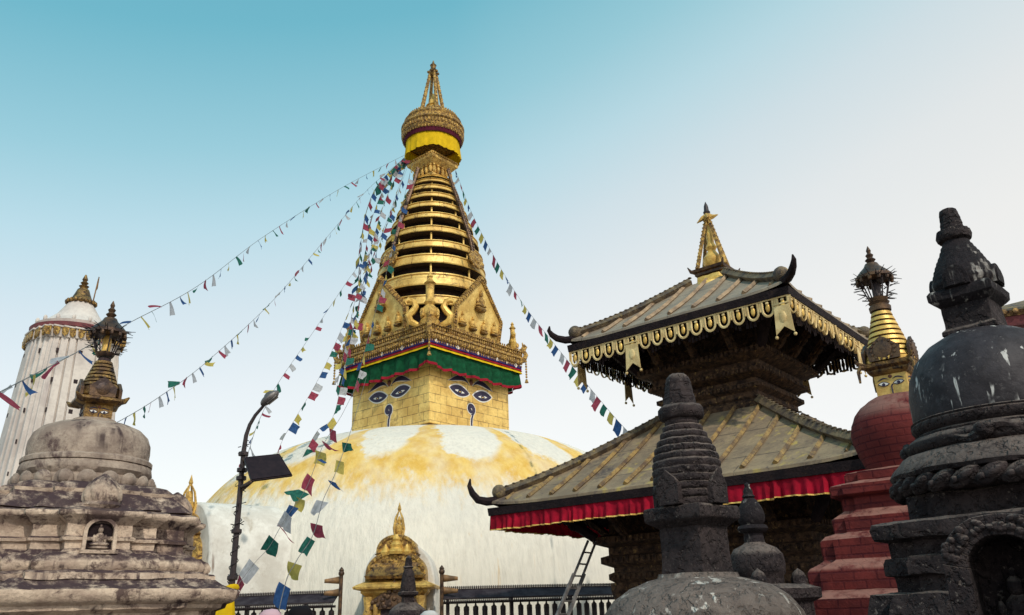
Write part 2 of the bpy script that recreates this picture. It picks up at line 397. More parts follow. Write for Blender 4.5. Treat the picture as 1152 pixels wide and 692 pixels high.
for k in range(4):
    F_ = lambda dd: faceM(k, hs+dd)
    for sx in (-1, 1):
        cx = .69*sx
        e = MB()
        e.mi = 1; e.prism(shift(almond(1.26, .54, .10, sx=sx), cx, EZ), F_(.001), .008)
        e.mi = 0; e.prism(shift(almond(1.13, .435, .09, sx=sx), cx, EZ), F_(.010), .008)
        e.mi = 1; e.prism(shift(almond(.56, .11, .05, sx=sx), cx, EZ-.02), F_(.019), .008)
        e.mi = 0; e.prism(shift(almond(.24, .14, .0, sx=sx), cx, EZ-.0), F_(.028), .006)
        e.mi = 2; e.prism(shift(almond(.10, .05, .0, sx=sx), cx, EZ-.01), F_(.035), .004)
        part('eye', e, ['navy_paint', 'white_paint', 'ochre_paint'], harmika, 0)
        b = MB()
        b.mi = 1; b.prism(shift(crescent(1.30, .35, .25, sx), cx+.02*sx, EZ+.36), F_(.001), .006)
        b.mi = 0; b.prism(shift(crescent(1.22, .33, .20, sx), cx+.02*sx, EZ+.36), F_(.009), .008)
        part('eyebrow', b, ['navy_paint', 'white_paint'], harmika, 0)
    ns = MB(); path = []
    for i in range(30):
        a = -pi/2+i/29*4.2*pi; r = .20*(1-i/29)+.03; path.append((r*cos(a)-.02, EZ-.62+r*sin(a)))
    stem = [(.02, zb+.02), (.0, zb+.3), (.02, zb+.5), (.09, EZ-.84)]
    full = [(x, y) for x, y in stem]+path
    for wd, mi, o_ in ((.082, 1, .004), (.046, 0, .014)):
        ns.mi = mi; ns.ribbon(full, wd, faceM(k, hs+o_), .006)
    part('nose', ns, ['navy_paint', 'white_paint'], harmika)
    ur = MB(); ur.ell((.0, EZ+.52, .02), (.10, .13, .05), 10, 6, faceM(k, hs)); part('forehead_mark', ur, 'red_dot', harmika)

# drape round the harmika
ds = hs+.36
def drape_rows(z0, z1, n=70, amp=.085, lift=.20, base=0., rows=7, seed=0, sag=0.):
    rs = []
    for i in range(rows+1):
        t = i/rows; row = []
        for k in range(4):
            R = Matrix.Rotation(k*pi/2, 3, 'Z')
            for j in range(n):
                u = -1+2*j/n
                corner = max(0, 1-min(abs(u-1), abs(u+1))/.35)**2
                rip = amp*t*(sin(u*23+k*3+seed)+.7*sin(u*41+1.3*k+seed*2)+.5*noise.noise(Vector((u*9, k, seed))))
                z = z0+(z1-z0)*t + t*lift*corner + (1-t)*0 - sag*t*abs(noise.noise(Vector((u*4, k*2.2, 1))))*.6
                dd = ds+base+.05*t+rip
                row.append(R @ Vector((u*(ds+base+.03*t), -dd, z)))
        rs.append(row)
    return rs
zd0 = zat(485, 380, GY-4.0); zd1 = zat(390, 439, GY-.3)
H = zd0-zd1
dr = MB(); dr.grid(drape_rows(zd0-.28*H, zd1, sag=.25), closeu=True); drape = part('drape', dr, 'green_cloth', gs, 60)
for nm, mt, a, b_, bs in (('blue_band', 'blue_band', -.03, .14, .05), ('red_band', 'hem_cloth', .12, .24, .055), ('yellow_band', 'yellow_cloth', .235, .35, .06)):
    q = MB(); q.grid(drape_rows(zd0-a*H, zd0-b_*H, amp=.012, lift=.0, base=bs, rows=2), closeu=True)
    if nm == 'blue_band':
        q.mi = 1
        for k in range(4):
            for i in range(9):
                u = (-1+2*(i+.5)/9)*ds; w = .10 if i % 2 == 0 else .05
                q.prism([(u-w, 0), (u, -w*1.1), (u+w, 0), (u, w*1.1)], faceM(k, ds+.075, zd0-.04*H), .01)
    part(nm, q, [mt, 'white_paint'], drape, 60)
hemrows = drape_rows(zd0-.28*H, zd1, sag=.25)
q = MB(); q.grid([[p+Vector((p.x, p.y, 0)).normalized()*.012 for p in hemrows[-1]], [p+Vector((p.x, p.y, 0)).normalized()*.02-Vector((0, 0, .11)) for p in hemrows[-1]]], closeu=True)
part('hem', q, 'hem_cloth', drape, 60)

# cornice gallery
zc0, zc1 = zat(485, 379, GY-4.05), zat(485, 361, GY-4.15)
cs = 4.05/2**.5
co = MB(); hgt = zc1-zc0
co.loft(square(cs), [(-.35, zc0-.05), (-.12, zc0), (-.06, zc0+.08*hgt), (-.06, zc0+.40*hgt), (.03, zc0+.45*hgt), (.03, zc0+.6*hgt), (-.05, zc0+.64*hgt), (-.03, zc0+.9*hgt), (.06, zc0+.94*hgt), (.06, zc1), (-.5, zc1+.02)])
for k in range(4):
    for i in range(44):
        u = (-1+2*(i+.5)/44)*cs
        M = faceM(k, cs)
        co.ell((u, zc0+.24*hgt, -.03), (.055, .13, .07), 6, 4, M)
        co.ell((u, zc0+.78*hgt, -.01), (.045, .10, .06), 6, 4, M)
        co.ell((u, zc1+.05, .02), (.035, .075, .035), 6, 4, M)
        co.ell((u, zc0-.05, -.04), (.03, .06, .03), 6, 4, M)
cornice = part('cornice', co, 'gilt_carved', gs)
# corner brackets with hanging chains
for k in range(4):
    M = Matrix.Rotation(k*pi/2-pi/4, 4, 'Z')
    c_ = MB(); R_ = cs*2**.5
    c_.tube([(R_-.25, 0, zc0+.2), (R_+.05, 0, zc0+.26), (R_+.15, 0, zc0+.5), (R_+.06, 0, zc1+.08), (R_+.17, 0, zc1+.24), (R_+.08, 0, zc1+.36)], [.14, .13, .11, .09, .06, .03], 7, M)
    c_.tube([(R_-.05, 0, zc1), (R_+.05, 0, zc1+.25), (R_+.0, 0, zc1+.45)], [.12, .07, .02], 6, M)
    for i in range(7): c_.ell((R_+.14, 0, zc0+.2-i*.12), (.05, .05, .06), 6, 4, M)
    c_.lathe([(0.02, zc0-.7), (.09, zc0-.78), (.04, zc0-.62)], 8, M=M @ Matrix.Translation((R_+.14, 0, 0)))
    part('corner_bracket', c_, 'gilt_carved', gs)
# toranas
for k in range(4):
    M = faceM(k, cs-.26, zc1) @ Matrix.Rotation(radians(7), 4, 'X')
    t_ = MB(); W, Hh, sh = 3.0, 2.80, 1.05
    pent = lambda w, h, s_, y0: [(-w*.47, y0), (w*.47, y0), (w/2, s_), (0, h), (-w/2, s_)]
    t_.prism(pent(W, Hh, sh, 0), M, .14)
    tor = part('torana', t_, 'gilt_sheet', gs, 0, .02)
    r_ = MB(); oo = pent(W, Hh, sh, 0); ii = pent(W-.34, Hh-.26, sh+.02, .18)
    for i in range(5):
        a, b_, c_, d_ = oo[i], oo[(i+1) % 5], ii[(i+1) % 5], ii[i]
        r_.prism([a, b_, c_, d_], M @ Matrix.Translation((0, 0, .142)), .06)
        L = hypot(b_[0]-a[0], b_[1]-a[1]); nn = int(L/.13)
        for j in range(nn):
            f = (j+.5)/nn; r_.ell(((a[0]*.55+d_[0]*.45)*(1-f)+(b_[0]*.55+c_[0]*.45)*f, (a[1]*.55+d_[1]*.45)*(1-f)+(b_[1]*.55+c_[1]*.45)*f, .21), (.06, .06, .05), 6, 4, M)
            if i in (2, 3): r_.ell((a[0]*(1-f)+b_[0]*f, a[1]*(1-f)+b_[1]*f, .1), (.07, .07, .09), 6, 4, M)
    part('border', r_, 'gilt_carved', tor)
    for (u, v, s_) in ((0, 1.28, .84), (-.98, .40, .56), (-.34, .34, .56), (.34, .34, .56), (.98, .40, .56)):
        f = MB(); buddha(f, M @ Matrix.Translation((u, v, .15)), s_)
        f.mi = 1; f.ell((u, v-.02, .22), (s_*.36, s_*.15, s_*.30), 8, 5, M); f.mi = 0
        part('buddha_figure', f, ['gilt_carved' if s_ > .7 else 'gilt_relief', 'gilt_dark'], tor)
# corner statues with serpents
for k in range(4):
    M = Matrix.Rotation(k*pi/2-pi/4, 4, 'Z') @ Matrix.Translation((cs*2**.5-.42, 0, zc1)) @ Matrix.Scale(1 if k == 0 else .62, 4)
    st = MB(); st.lathe([(.36, 0), (.40, .18), (.26, .30), (.34, .48), (.30, .72), (.17, .86), (.24, .98), (.17, 1.1), (.17, 1.75), (.25, 1.82), (.17, 1.9), (.09, 2.05), (.13, 2.12), (.03, 2.3)], 12, M=M)
    for a in range(6): st.ell((.34*cos(a*pi/3), .34*sin(a*pi/3), .5), (.11, .11, .2), 6, 4, M)
    post = part('corner_statue', st, 'gilt_relief', gs)
    for sg in (-1, 1):
        p = [(-.1, sg*.42, .02), (-.08, sg*.75, .18), (-.05, sg*.86, .42), (-.05, sg*.68, .62), (-.05, sg*.56, .82), (-.04, sg*.66, 1.04), (-.02, sg*.86, 1.10), (0, sg*1.0, .98), (.04, sg*.92, .88)]
        w = MB(); w.tube(p, [.10, .15, .16, .15, .14, .13, .12, .09, .03], 8, M)
        part('serpent', w, 'gilt_bright', post)

# ringed spire
bands = [(331, 343.5), (306, 322), (285, 297), (269.5, 278.5), (253.5, 261.5), (238.5, 245.5), (226.5, 233), (216, 222), (207.5, 213), (200.5, 205), (196, 199)]
def rof(z):
    K = ((14., 2.52), (15.2, 2.50), (16., 2.44), (17., 2.28), (18.5, 1.80), (19.8, 1.36), (20.7, 1.0), (21.3, .86), (23, .5))
    for (a, ra), (b, rb) in zip(K, K[1:]):
        if z <= b: return ra+(rb-ra)*(max(z, a)-a)/(b-a)
    return .5
core = []; rings_z = []
for ytop, ybot in bands:
    r = 2.7
    for _ in range(6): z1 = zat(485, ytop, GY-r); r = rof(z1)
    z0 = zat(485, ybot, GY-r); z0 += .10*(z1-z0); rings_z.append((z0, z1, rof((z0+z1)/2)))
sc = MB(); sc.lathe([(2.1, zc1-.2)]+[(r-.55, z0) for z0, z1, r in rings_z]+[(.55, 21.4)], 40); part('spire_core', sc, 'dark_core', gs)
for i, (z0, z1, r) in enumerate(rings_z):
    t = MB(); h = z1-z0
    t.mi = 1; t.lathe([(r-.5, z0+.12*h), (r+.04, z0-.012), (r+.02, z0-.01)], 64, cap=False); t.mi = 0
    t.lathe([(r+.02, z0-.004), (r+.05, z0), (r+.07, z0+.10*h), (r+.035, z0+.14*h), (r-.03, z1-.14*h), (r+.02, z1-.1*h), (r+.01, z1), (r-.6, z1+.02*h)], 64, cap=False, rfun=lambda a, z: 1+.008*noise.noise(Vector((cos(a)*5, sin(a)*5, i)))+.006*noise.noise(Vector((cos(a)*16, sin(a)*16, z*4+i))))
    if i+1 < len(rings_z):
        for k in range(8):
            a = k*pi/4-pi/4; zz = rings_z[i+1][0]; rr = rings_z[i+1][2]-.10
            t.tube([(rr*cos(a), rr*sin(a), z1-.02), (rr*cos(a), rr*sin(a), zz+.02)], .045, 6)
    part('ring', t, ['gilt_ring', 'dark_core'], gs)
for k in range(4):
    a = k*pi/2-pi/4+radians(48); st = MB(); P = []
    for z in [21.3, 20, 18.5, 17.2, 16.35]: P.append(((rof(z)+.12)*cos(a), (rof(z)+.12)*sin(a), z))
    st.tube(P, .085, 6)
    for i in range(36):
        f = i/35; z = 21.3+(16.4-21.3)*f; st.ell(((rof(z)+.2)*cos(a), (rof(z)+.2)*sin(a), z), (.055, .055, .07), 6, 4)
    strap = part('strap', st, 'bronze', gs)
    md = MB(); M = Matrix.Rotation(a, 4, 'Z') @ Matrix.Translation((rof(16.1)+.2, 0, 16.1)) @ Matrix.Rotation(radians(75), 4, 'Y')
    md.lathe([(.42, 0), (.42, .06), (.34, .1), (.2, .06), (.16, .12), (0, .14)], 16, M=M)
    for i in range(10): md.ell((.4*cos(i*pi/5), .4*sin(i*pi/5), .04), (.1, .1, .07), 6, 4, M)
    part('medallion', md, 'gilt_carved', strap)

# upper gallery, cloth, parasol, crown
gz = zat(487, 170, GY-1.2)
tp = MB(); us = 1.22/2**.5
tp.loft(square(us), [(-.34, gz-1.25), (-.12, gz-1.15), (-.10, gz-1.0), (-.34, gz-.95), (-.36, gz-.5), (-.2, gz-.42), (-.1, gz-.3), (0, gz-.2), (.02, gz-.08), (-.06, gz-.05), (.0, gz+.08), (-.1, gz+.12)])
for k in range(4):
    for i in range(5):
        u = (-1+2*(i+.5)/5)*us*.8; M = faceM(k, us-.2)
        tp.ell((u, gz-.72, 0), (.075, .2, .1), 6, 5, M); tp.ell((u, gz-.48, 0), (.06, .07, .06), 6, 4, M)
    for i in range(12): tp.ell(((-1+2*(i+.5)/12)*us, gz-.0, .0), (.045, .07, .04), 6, 4, faceM(k, us))
part('upper_gallery', tp, 'gilt_relief', gs)
yb, yt = zat(487, 177, GY-.3), zat(487, 145, GY-1.32)
yc = MB(); ylift = zat(487, 162, GY-1.32)-yb
rows = []
for i in range(9):
    t = i/8; rows.append([])
    for j in range(120):
        a = 2*pi*j/120; lf = max(0, cos(4*(a+pi/4)))**1.3
        rr = 1.30+.05*(1-t)+(.03*sin(a*9)+.022*sin(a*23+1)+.02*sin(a*41))*(1.15-t)
        rows[-1].append((rr*cos(a), rr*sin(a), yb+ylift*lf*(1-t)+(yt-yb)*t))
yc.grid(rows, closeu=True)
part('yellow_cloth', yc, 'yellow_cloth', gs, 60)
mc = MB(); mc.lathe([(1.37, yt-.10), (1.41, yt+.05), (1.38, yt+.32)], 72, cap=False, rfun=lambda a, z: 1+.012*sin(a*31)); part('maroon_shade_band', mc, 'maroon_shade', gs, 60)  # maroon band paints in the shadow below the parasol rim
pz = yt+.10
pa = MB(); pa.lathe([(1.1, pz), (1.40, pz+.02), (1.50, pz+.12), (1.54, pz+.2), (1.47, pz+.26), (1.47, pz+.52), (1.55, pz+.58), (1.55, pz+.66), (1.42, pz+.72), (1.36, pz+.92), (1.42, pz+1.0), (1.33, pz+1.06), (1.2, pz+1.26), (.9, pz+1.36), (0, pz+1.42)], 64)
for i in range(56):
    a = 2*pi*i/56; pa.ell((1.49*cos(a), 1.49*sin(a), pz+.39), (.06, .06, .12), 6, 4); pa.ell((1.37*cos(a), 1.37*sin(a), pz+.82), (.055, .055, .1), 6, 4)
    pa.ell((1.46*cos(a), 1.46*sin(a), pz+.06), (.04, .04, .09), 5, 4); pa.ell((1.22*cos(a), 1.22*sin(a), pz+1.25), (.05, .05, .07), 5, 4)
part('parasol', pa, 'gilt_carved', gs)
z0c = pz+1.38; z1c = 28.05
mi = MB(); mi.lathe([(.44, z0c), (.36, z0c+.25), (.38, z0c+.35), (.34, z0c+.5), (.3, z0c+.62), (.36, z0c+.68), (.2, z0c+.85), (.22, z0c+.95), (.12, z0c+1.1), (.03, z0c+1.45)], 16); part('pinnacle', mi, 'gilt_bright', gs)
for k in range(4):
    a = k*pi/2-pi/4+.35; rod = MB()
    rod.tube([(.66*cos(a), .66*sin(a), z0c-.1), (.15*cos(a), .15*sin(a), z1c-.75)], [.11, .075], 6)
    for i in range(12):
        f = i/11; rr = .72*(1-f)+.19*f; rod.ell((rr*cos(a), rr*sin(a), z0c+(z1c-.75-z0c)*f), (.06, .06, .04), 6, 4)
    part('crown_rod', rod, 'gilt_carved', gs)
cr = MB(); cr.lathe([(.16, z1c-.95), (.24, z1c-.85), (.14, z1c-.7), (.20, z1c-.6), (.13, z1c-.5), (.14, z1c-.35), (.17, z1c-.3), (.08, z1c-.2), (.02, z1c)], 12)
for i in range(6): cr.ell((.24*cos(i*pi/3), .24*sin(i*pi/3), z1c-.75), (.09, .09, .07), 6, 4)
part('crown_tip', cr, 'gilt_dark', gs)

# ------------------------------------------------------------------ pagoda temple
PX, PY = 4.655, 17.0
pg = thing('pagoda_temple', 'two-tiered pagoda temple with metal roofs, gilded valance above and red ruffle below', 'temple', (PX, PY, 0), radians(-84.4+45))
r2 = 2**.5
def roof(name, s0, z0, s1, z1, sag, matr, batm, nb, hornh, ridge_mat):
    slope = lambda t: z0+(z1-z0)*(t-sag*sin(pi*t))
    rf = MB()
    def pt(k, u, t, dz=0):
        h = s0+(s1-s0)*t
        lift = .10*abs(u)**8*(1-t)**4
        return Matrix.Rotation(k*pi/2, 3, 'Z') @ Vector((u*h, -h, slope(t)+lift+dz))
    nu, nv = 24, 10
    for k in range(4):
        rf.grid([[pt(k, -1+2*i/nu, j/nv) for i in range(nu+1)] for j in range(nv+1)])
        rf.grid([[pt(k, -1+2*i/nu, 0, -.05), pt(k, -1+2*i/nu, 0)] for i in range(nu+1)])
    rfo = part(name, rf, matr, pg, 30)
    bt = MB()
    for k in range(4):
        for i in range(nb):
            x = (-1+2*(i+.5)/nb)*s0*.97
            tmax = min(1, (s0-abs(x))/(s0-s1))-.015
            t0 = .035
            if tmax < t0+.05: continue
            P = []
            for j in range(9):
                t = t0+(tmax-t0)*j/8; h = s0+(s1-s0)*t
                P.append(Matrix.Rotation(k*pi/2, 3, 'Z') @ Vector((x, -h, slope(t)+.03)))
            bt.tube(P, .050, 4)
    part('roof_batten', bt, batm, rfo, 30)
    for k in range(4):
        rg = MB(); P = []
        for j in range(14):
            t = .06+.94*j/13; P.append(pt(k, 1, t)+Vector((0, 0, .07)))
        rg.tube(P, .105, 4); dirn = (P[0]-P[1]).normalized(); rg.ell(P[0]+Vector((0, 0, .03)), (.15, .15, .15), 10, 8)
        for j in range(24):
            f = j/23*12.99; i = int(f); q = P[i].lerp(P[i+1], f-i); rg.ell(q+Vector((0, 0, .10)), (.05, .05, .022), 6, 4)
        part('hip_ridge', rg, ridge_mat, rfo)
        hn = MB(); c = pt(k, 1, .03); dd = Vector((c.x, c.y, 0)).normalized()
        pth = [c+dd*a+Vector((0, 0, b)) for a, b in ((-.5, .08), (-.05, -.03), (.14, -.05), (.32, -.01), (.43, .06+hornh*.5), (.49, .15+hornh), (.47, .24+hornh*1.4))]
        hn.tube(pth, [.05, .085, .085, .078, .066, .046, .015], 8)
        part('eave_horn', hn, 'dark_wood', rfo)
    eb = MB()
    eb.loft(square(s0), [(-.10, z0-.20), (.0, z0-.20), (.015, z0-.052), (-.10, z0-.052)], cap=False)
    part('eave_board', eb, 'dark_wood', rfo, 0)
    return rfo, slope
ua, uz = 3.482/r2, 5.293+1.6
la, lz = 5.279/r2, 1.870+1.6
zbody = 3.68+1.6
ur_, us_ = roof('upper_roof', ua, uz+.12, .42, 8.40, .04, 'roof_tin', 'batten_tan', 9, .02, 'ridge')
lr_, ls_ = roof('lower_roof', la, lz+.12, 1.06, zbody, .04, 'roof_copper', 'batten', 13, .12, 'ridge')
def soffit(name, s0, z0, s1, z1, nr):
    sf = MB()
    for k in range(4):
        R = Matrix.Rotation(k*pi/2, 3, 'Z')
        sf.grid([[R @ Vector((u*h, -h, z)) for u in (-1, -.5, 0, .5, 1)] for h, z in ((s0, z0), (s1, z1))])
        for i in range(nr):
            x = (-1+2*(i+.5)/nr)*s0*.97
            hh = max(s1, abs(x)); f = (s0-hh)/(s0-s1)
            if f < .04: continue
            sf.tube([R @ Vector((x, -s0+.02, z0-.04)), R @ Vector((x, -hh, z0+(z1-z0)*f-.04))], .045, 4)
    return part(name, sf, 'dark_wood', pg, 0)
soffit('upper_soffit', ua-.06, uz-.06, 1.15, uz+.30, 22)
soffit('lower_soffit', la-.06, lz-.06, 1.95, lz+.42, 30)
# upper body
ub = MB(); b0 = zbody-.35
ub.loft(square(1.0), [(.12, b0), (.12, zbody+.06), (.02, zbody+.08), (.0, zbody+.14), (.05, zbody+.18), (.05, zbody+.28), (.16, zbody+.34), (.16, zbody+.42), (.06, zbody+.46), (.06, zbody+.54), (.28, zbody+.62), (.28, zbody+.70), (.18, zbody+.74), (.20, zbody+.86), (.46, zbody+.96), (.46, zbody+1.06), (.2, zbody+1.12), (.15, uz+.5)])
for k in range(4):
    for i in range(26):
        u = (-1+2*(i+.5)/26)
        ub.box((u*1.12, zbody+.38, .165), (.05, .07, .04), faceM(k, 1.0)); ub.box((u*1.22, zbody+.66, .285), (.05, .07, .05), faceM(k, 1.0)); ub.box((u*1.4, zbody+1.01, .47), (.06, .09, .05), faceM(k, 1.0))
part('upper_wall', ub, 'wood_carved', pg, 30)
# lower body with carved pillars and doorways
lb = MB(); ls = 2.7/r2
lb.loft(square(ls), [(.5, 0), (.5, .25), (.3, .27), (.3, .5), (0, .52), (0, 1.9), (.06, 1.95), (.06, 2.05), (.16, 2.12), (.16, 2.22), (.08, 2.26), (.08, 2.34), (.26, 2.42), (.26, 2.54), (.14, 2.58), (.14, 2.72), (.36, 2.80), (.36, 2.92), (.12, 2.98), (.1, lz+.5)])
for k in range(4):
    for i in range(34):
        u = (-1+2*(i+.5)/34)
        lb.box((u*2.0, 2.17, .165), (.05, .08, .05), faceM(k, ls)); lb.box((u*2.1, 2.48, .265), (.06, .09, .05), faceM(k, ls)); lb.box((u*2.2, 2.86, .365), (.06, .09, .06), faceM(k, ls))
part('lower_wall', lb, 'wood_carved', pg, 30)
for k in range(4):
    cp = MB(); M = Matrix.Rotation(k*pi/2, 4, 'Z') @ Matrix.Translation((ls, -ls, 0))
    cp.lathe([(.16, .5), (.16, .8), (.11, .9), (.13, 1.3), (.17, 1.4), (.12, 1.5), (.14, 1.75), (.2, 1.9), (.2, 2.06)], 10, M=M); part('corner_pillar', cp, 'wood_carved', pg)
    dw = MB(); M = faceM(k, ls)
    dw.box((-.62, 1.15, .05), (.18, 1.3, .12), M); dw.box((.62, 1.15, .05), (.18, 1.3, .12), M); dw.box((0, 1.86, .06), (1.7, .16, .14), M); dw.box((0, 1.15, .01), (1.06, 1.26, .03), M)
    part('doorway', dw, 'dark_wood', pg, 0)
# struts
def struts(sin_, zin, sout, zout, n):
    for k in range(4):
        for i in range(n):
            f = -1+2*(i+.5)/n; sb = MB()
            p0 = faceM(k, sin_) @ Vector((f*sin_*.9, zin, 0)); p1 = faceM(k, sout) @ Vector((f*sin_*1.05, zout, 0))
            M = Matrix.Translation(p0); dz = p1-p0; L = dz.length
            R = Matrix.Rotation(k*pi/2, 4, 'Z') @ Matrix.Rotation(atan2(hypot(dz.x, dz.y), dz.z), 4, 'X')
            sb.box((0, 0, L/2), (.17, .07, L), M @ R)
            sb.ell((0, -.06, L*.3), (.07, .05, L*.2), 7, 5, M @ R); sb.ell((0, -.06, L*.62), (.06, .05, L*.14), 7, 5, M @ R); sb.ell((0, -.07, L*.82), (.05, .05, .06), 7, 5, M @ R)
            part('roof_strut', sb, 'wood_carved', pg, 40)
        cb = MB(); M = Matrix.Rotation(k*pi/2-pi/4, 4, 'Z')
        cb.tube([(sin_*r2, 0, zin), (sout*r2*.9, 0, zout-.12), (sout*r2, 0, zout)], [.10, .12, .06], 6, M)
        cb.ell((sin_*r2*.6+sout*r2*.4, 0, zin*.55+zout*.45+.05), (.13, .1, .16), 8, 6, M); part('corner_strut', cb, 'dark_wood', pg)
struts(1.40, zbody+1.05, ua*.78, uz-.0, 3)
struts(2.22, 2.9, la*.80, lz+.02, 4)
# gilded valance
for k in range(4):
    M = faceM(k, ua-.03, uz-.10); n = 17; v = MB(); w = 2*ua/n
    v.box((0, .02, 0), (2*ua-.06, .05, .025), M)
    for i in range(n):
        u = -ua+w*(i+.5); tw = random.uniform(-.25, .25) if k == 1 else random.uniform(-.05, .05)
        Q = M @ Matrix.Translation((u, 0, 0)) @ Matrix.Rotation(tw, 4, 'Y') @ Matrix.Rotation(random.uniform(-.03, .1)*(2 if k == 1 else 1), 4, 'X')
        hw = w*.36
        U = [(-hw, 0, 0), (-hw, -.17, 0)]+[(-hw*cos(pi*j/8), -.17-.13*sin(pi*j/8), 0) for j in range(1, 8)]+[(hw, -.17, 0), (hw, 0, 0)]
        v.tube(U, .026, 5, Q, .5)
        v.mi = 1; v.ell((0, -.14, 0), (hw*.42, .085, .02), 8, 6, Q); v.mi = 0
        v.ell((0, -.05, .01), (hw*.35, .03, .02), 6, 4, Q)
        v.box((w/2, -.07, 0), (.028, .15, .012), M @ Matrix.Translation((u, 0, 0))); v.ell((w/2, -.17, 0), (.02, .03, .015), 6, 4, M @ Matrix.Translation((u, 0, 0)))
    part('valance', v, ['gilt_pale', 'gilt_bright'], ur_, 40)
for k, us in ((0, (-.36, .93)), (1, (.52,)), (2, (-.3, .6)), (3, (.82, .05))):
    for u in us:
        M = faceM(k, ua-.02, uz-.36, u*ua); b = MB()
        b.prism([(-.14, .1), (-.17, -.44), (0, -.30), (.17, -.44), (.14, .1)], M, .015)
        b.ell((-.17, -.48, 0), (.035, .035, .03), 6, 5, M); b.ell((.17, -.48, 0), (.035, .035, .03), 6, 5, M); b.ell((0, -.12, .015), (.07, .12, .02), 8, 6, M); b.box((0, .14, 0), (.3, .03, .03), M)
        part('hanging_banner', b, 'gilt_pale', ur_, 40)
# red ruffle
for k in range(4):
    rows = []; n = 260; zt = lz-.07
    for i in range(6):
        t = i/5; row = []
        for j in range(n+1):
            u = -1+2*j/n
            rip = (.034*sin(u*150+k+5*noise.noise(Vector((u*9, k, 8))))*(.5+abs(noise.noise(Vector((u*14, k, 2))))*1.6)+.022*sin(u*97+2*k+noise.noise(Vector((u*12, k, 0)))*4))*(.25+t)
            row.append(faceM(k, la-.03) @ Vector((u*(la-.03), zt-(.27+.03*noise.noise(Vector((u*7, k, 3))))*t, rip)))
        rows.append(row)
    q = MB(); q.grid(rows); rv = part('red_valance', q, 'red_cloth', lr_, 60)
    h = MB(); h.grid([[p+Vector((0, 0, .0)) for p in rows[-1]], [p+Vector((0, 0, -.022+.02*noise.noise(Vector((i*.15, k, 5))))) for i, p in enumerate(rows[-1])]]); part('hem', h, 'gilt_bright', rv, 60)
# tassel fringe behind the valance on all upper sides
for k in range(4):
    f = MB(); M = faceM(k, ua-.16, uz-.12)
    for i in range(60):
        u = (-1+2*(i+.5)/60)*(ua-.2); L = random.uniform(.24, .38); f.box((u, -L/2, 0), (.05, L, .012), M @ Matrix.Translation((0, 0, 0)))
    part('fringe', f, 'dark_wood', ur_, 0)
# pinnacle
fz = 8.33
pb = MB(); pb.lathe([(.62, fz-.2), (.55, fz+.02), (.42, fz+.12), (.40, fz+.22)], 20, rfun=lambda a, z: 1+.12*sin(a*5)*sin(z*9)); part('pinnacle_base', pb, 'gilt_bright', pg)
fs = MB()
fs.loft(square(.30), [(-.06, fz+.18), (-.04, fz+.26), (.03, fz+.28), (.03, fz+.34), (.08, fz+.36), (.10, fz+.42), (.0, fz+.44)])
for k in range(4):
    M = Matrix.Rotation(k*pi/2-pi/4, 4, 'Z'); fs.tube([(.4, 0, fz+.36), (.55, 0, fz+.39), (.62, 0, fz+.50)], [.05, .04, .01], 6, M)
part('pinnacle_tray', fs, 'bronze', pg)
bj = MB(); q0 = fz+.43
bj.lathe([(.12, q0), (.2, q0+.05), (.17, q0+.10), (.22, q0+.2), (.22, q0+.3), (.13, q0+.42), (.09, q0+.5), (.13, q0+.58), (.08, q0+.7), (.09, q0+.86), (.05, q0+1.02), (.02, q0+1.25)], 16); part('pinnacle_bell', bj, 'gilt_bright', pg)
ztip = 8.936+1.6
for k in range(4):
    rd = MB(); a = k*pi/2-pi/4+.25; rd.tube([(.44*cos(a), .44*sin(a), fz+.42), (.06*cos(a), .06*sin(a), ztip-.52)], [.055, .04], 6)
    for i in range(14):
        t = i/13; rr = .46*(1-t)+.09*t; rd.ell((rr*cos(a), rr*sin(a), fz+.45+(ztip-.52-fz-.45)*t), (.035, .035, .025), 5, 4)
    part('pinnacle_rod', rd, 'gilt_carved', pg)
tpn = MB()
for a in (0, pi/2, pi, 3*pi/2):
    M = Matrix.Rotation(a+.4, 4, 'Z'); tpn.tube([(0, 0, ztip-.38), (.12, 0, ztip-.42), (.25, 0, ztip-.52+(.14 if a < 2 else 0))], [.09, .06, .01], 5, M)
tpn.lathe([(.07, ztip-.52), (.11, ztip-.42), (.05, ztip-.34)], 10); part('pinnacle_star', tpn, 'gilt_relief', pg)
tq = MB(); tq.lathe([(.06, ztip-.36), (.085, ztip-.28), (.06, ztip-.24), (.05, ztip-.12), (.005, ztip)], 10); part('pinnacle_spike', tq, 'black_metal', pg)

# ladder leaning on the temple
ld = thing('ladder', 'grey metal ladder leaning under the red ruffled eave of the temple', 'ladder')
t0, b0_ = at(664, 614, 16.3), at(633, 692, 15.2)
dirn = (t0-b0_).normalized(); low = b0_+dirn*(-b0_.z/dirn.z); topp = t0+dirn*.12
side = Vector((.5, .87, 0)).normalized()*.20
ld.location = low
for sg in (-1, 1):
    q = MB(); q.tube([side*sg, topp-low+side*sg*.9], .026, 6); q.tube([side*sg*1.22-Vector((0, .05, 0)), (topp-low)*.78+side*sg*1.22-Vector((0, .05, 0))], .025, 6); part('rail', q, 'steel', ld)
L = (topp-low).length; nr = int(L/.3)
for i in range(1, nr):
    q = MB(); c = (topp-low)*(i/nr); q.tube([c-side, c+side], .017, 6); part('rung', q, 'steel', ld)

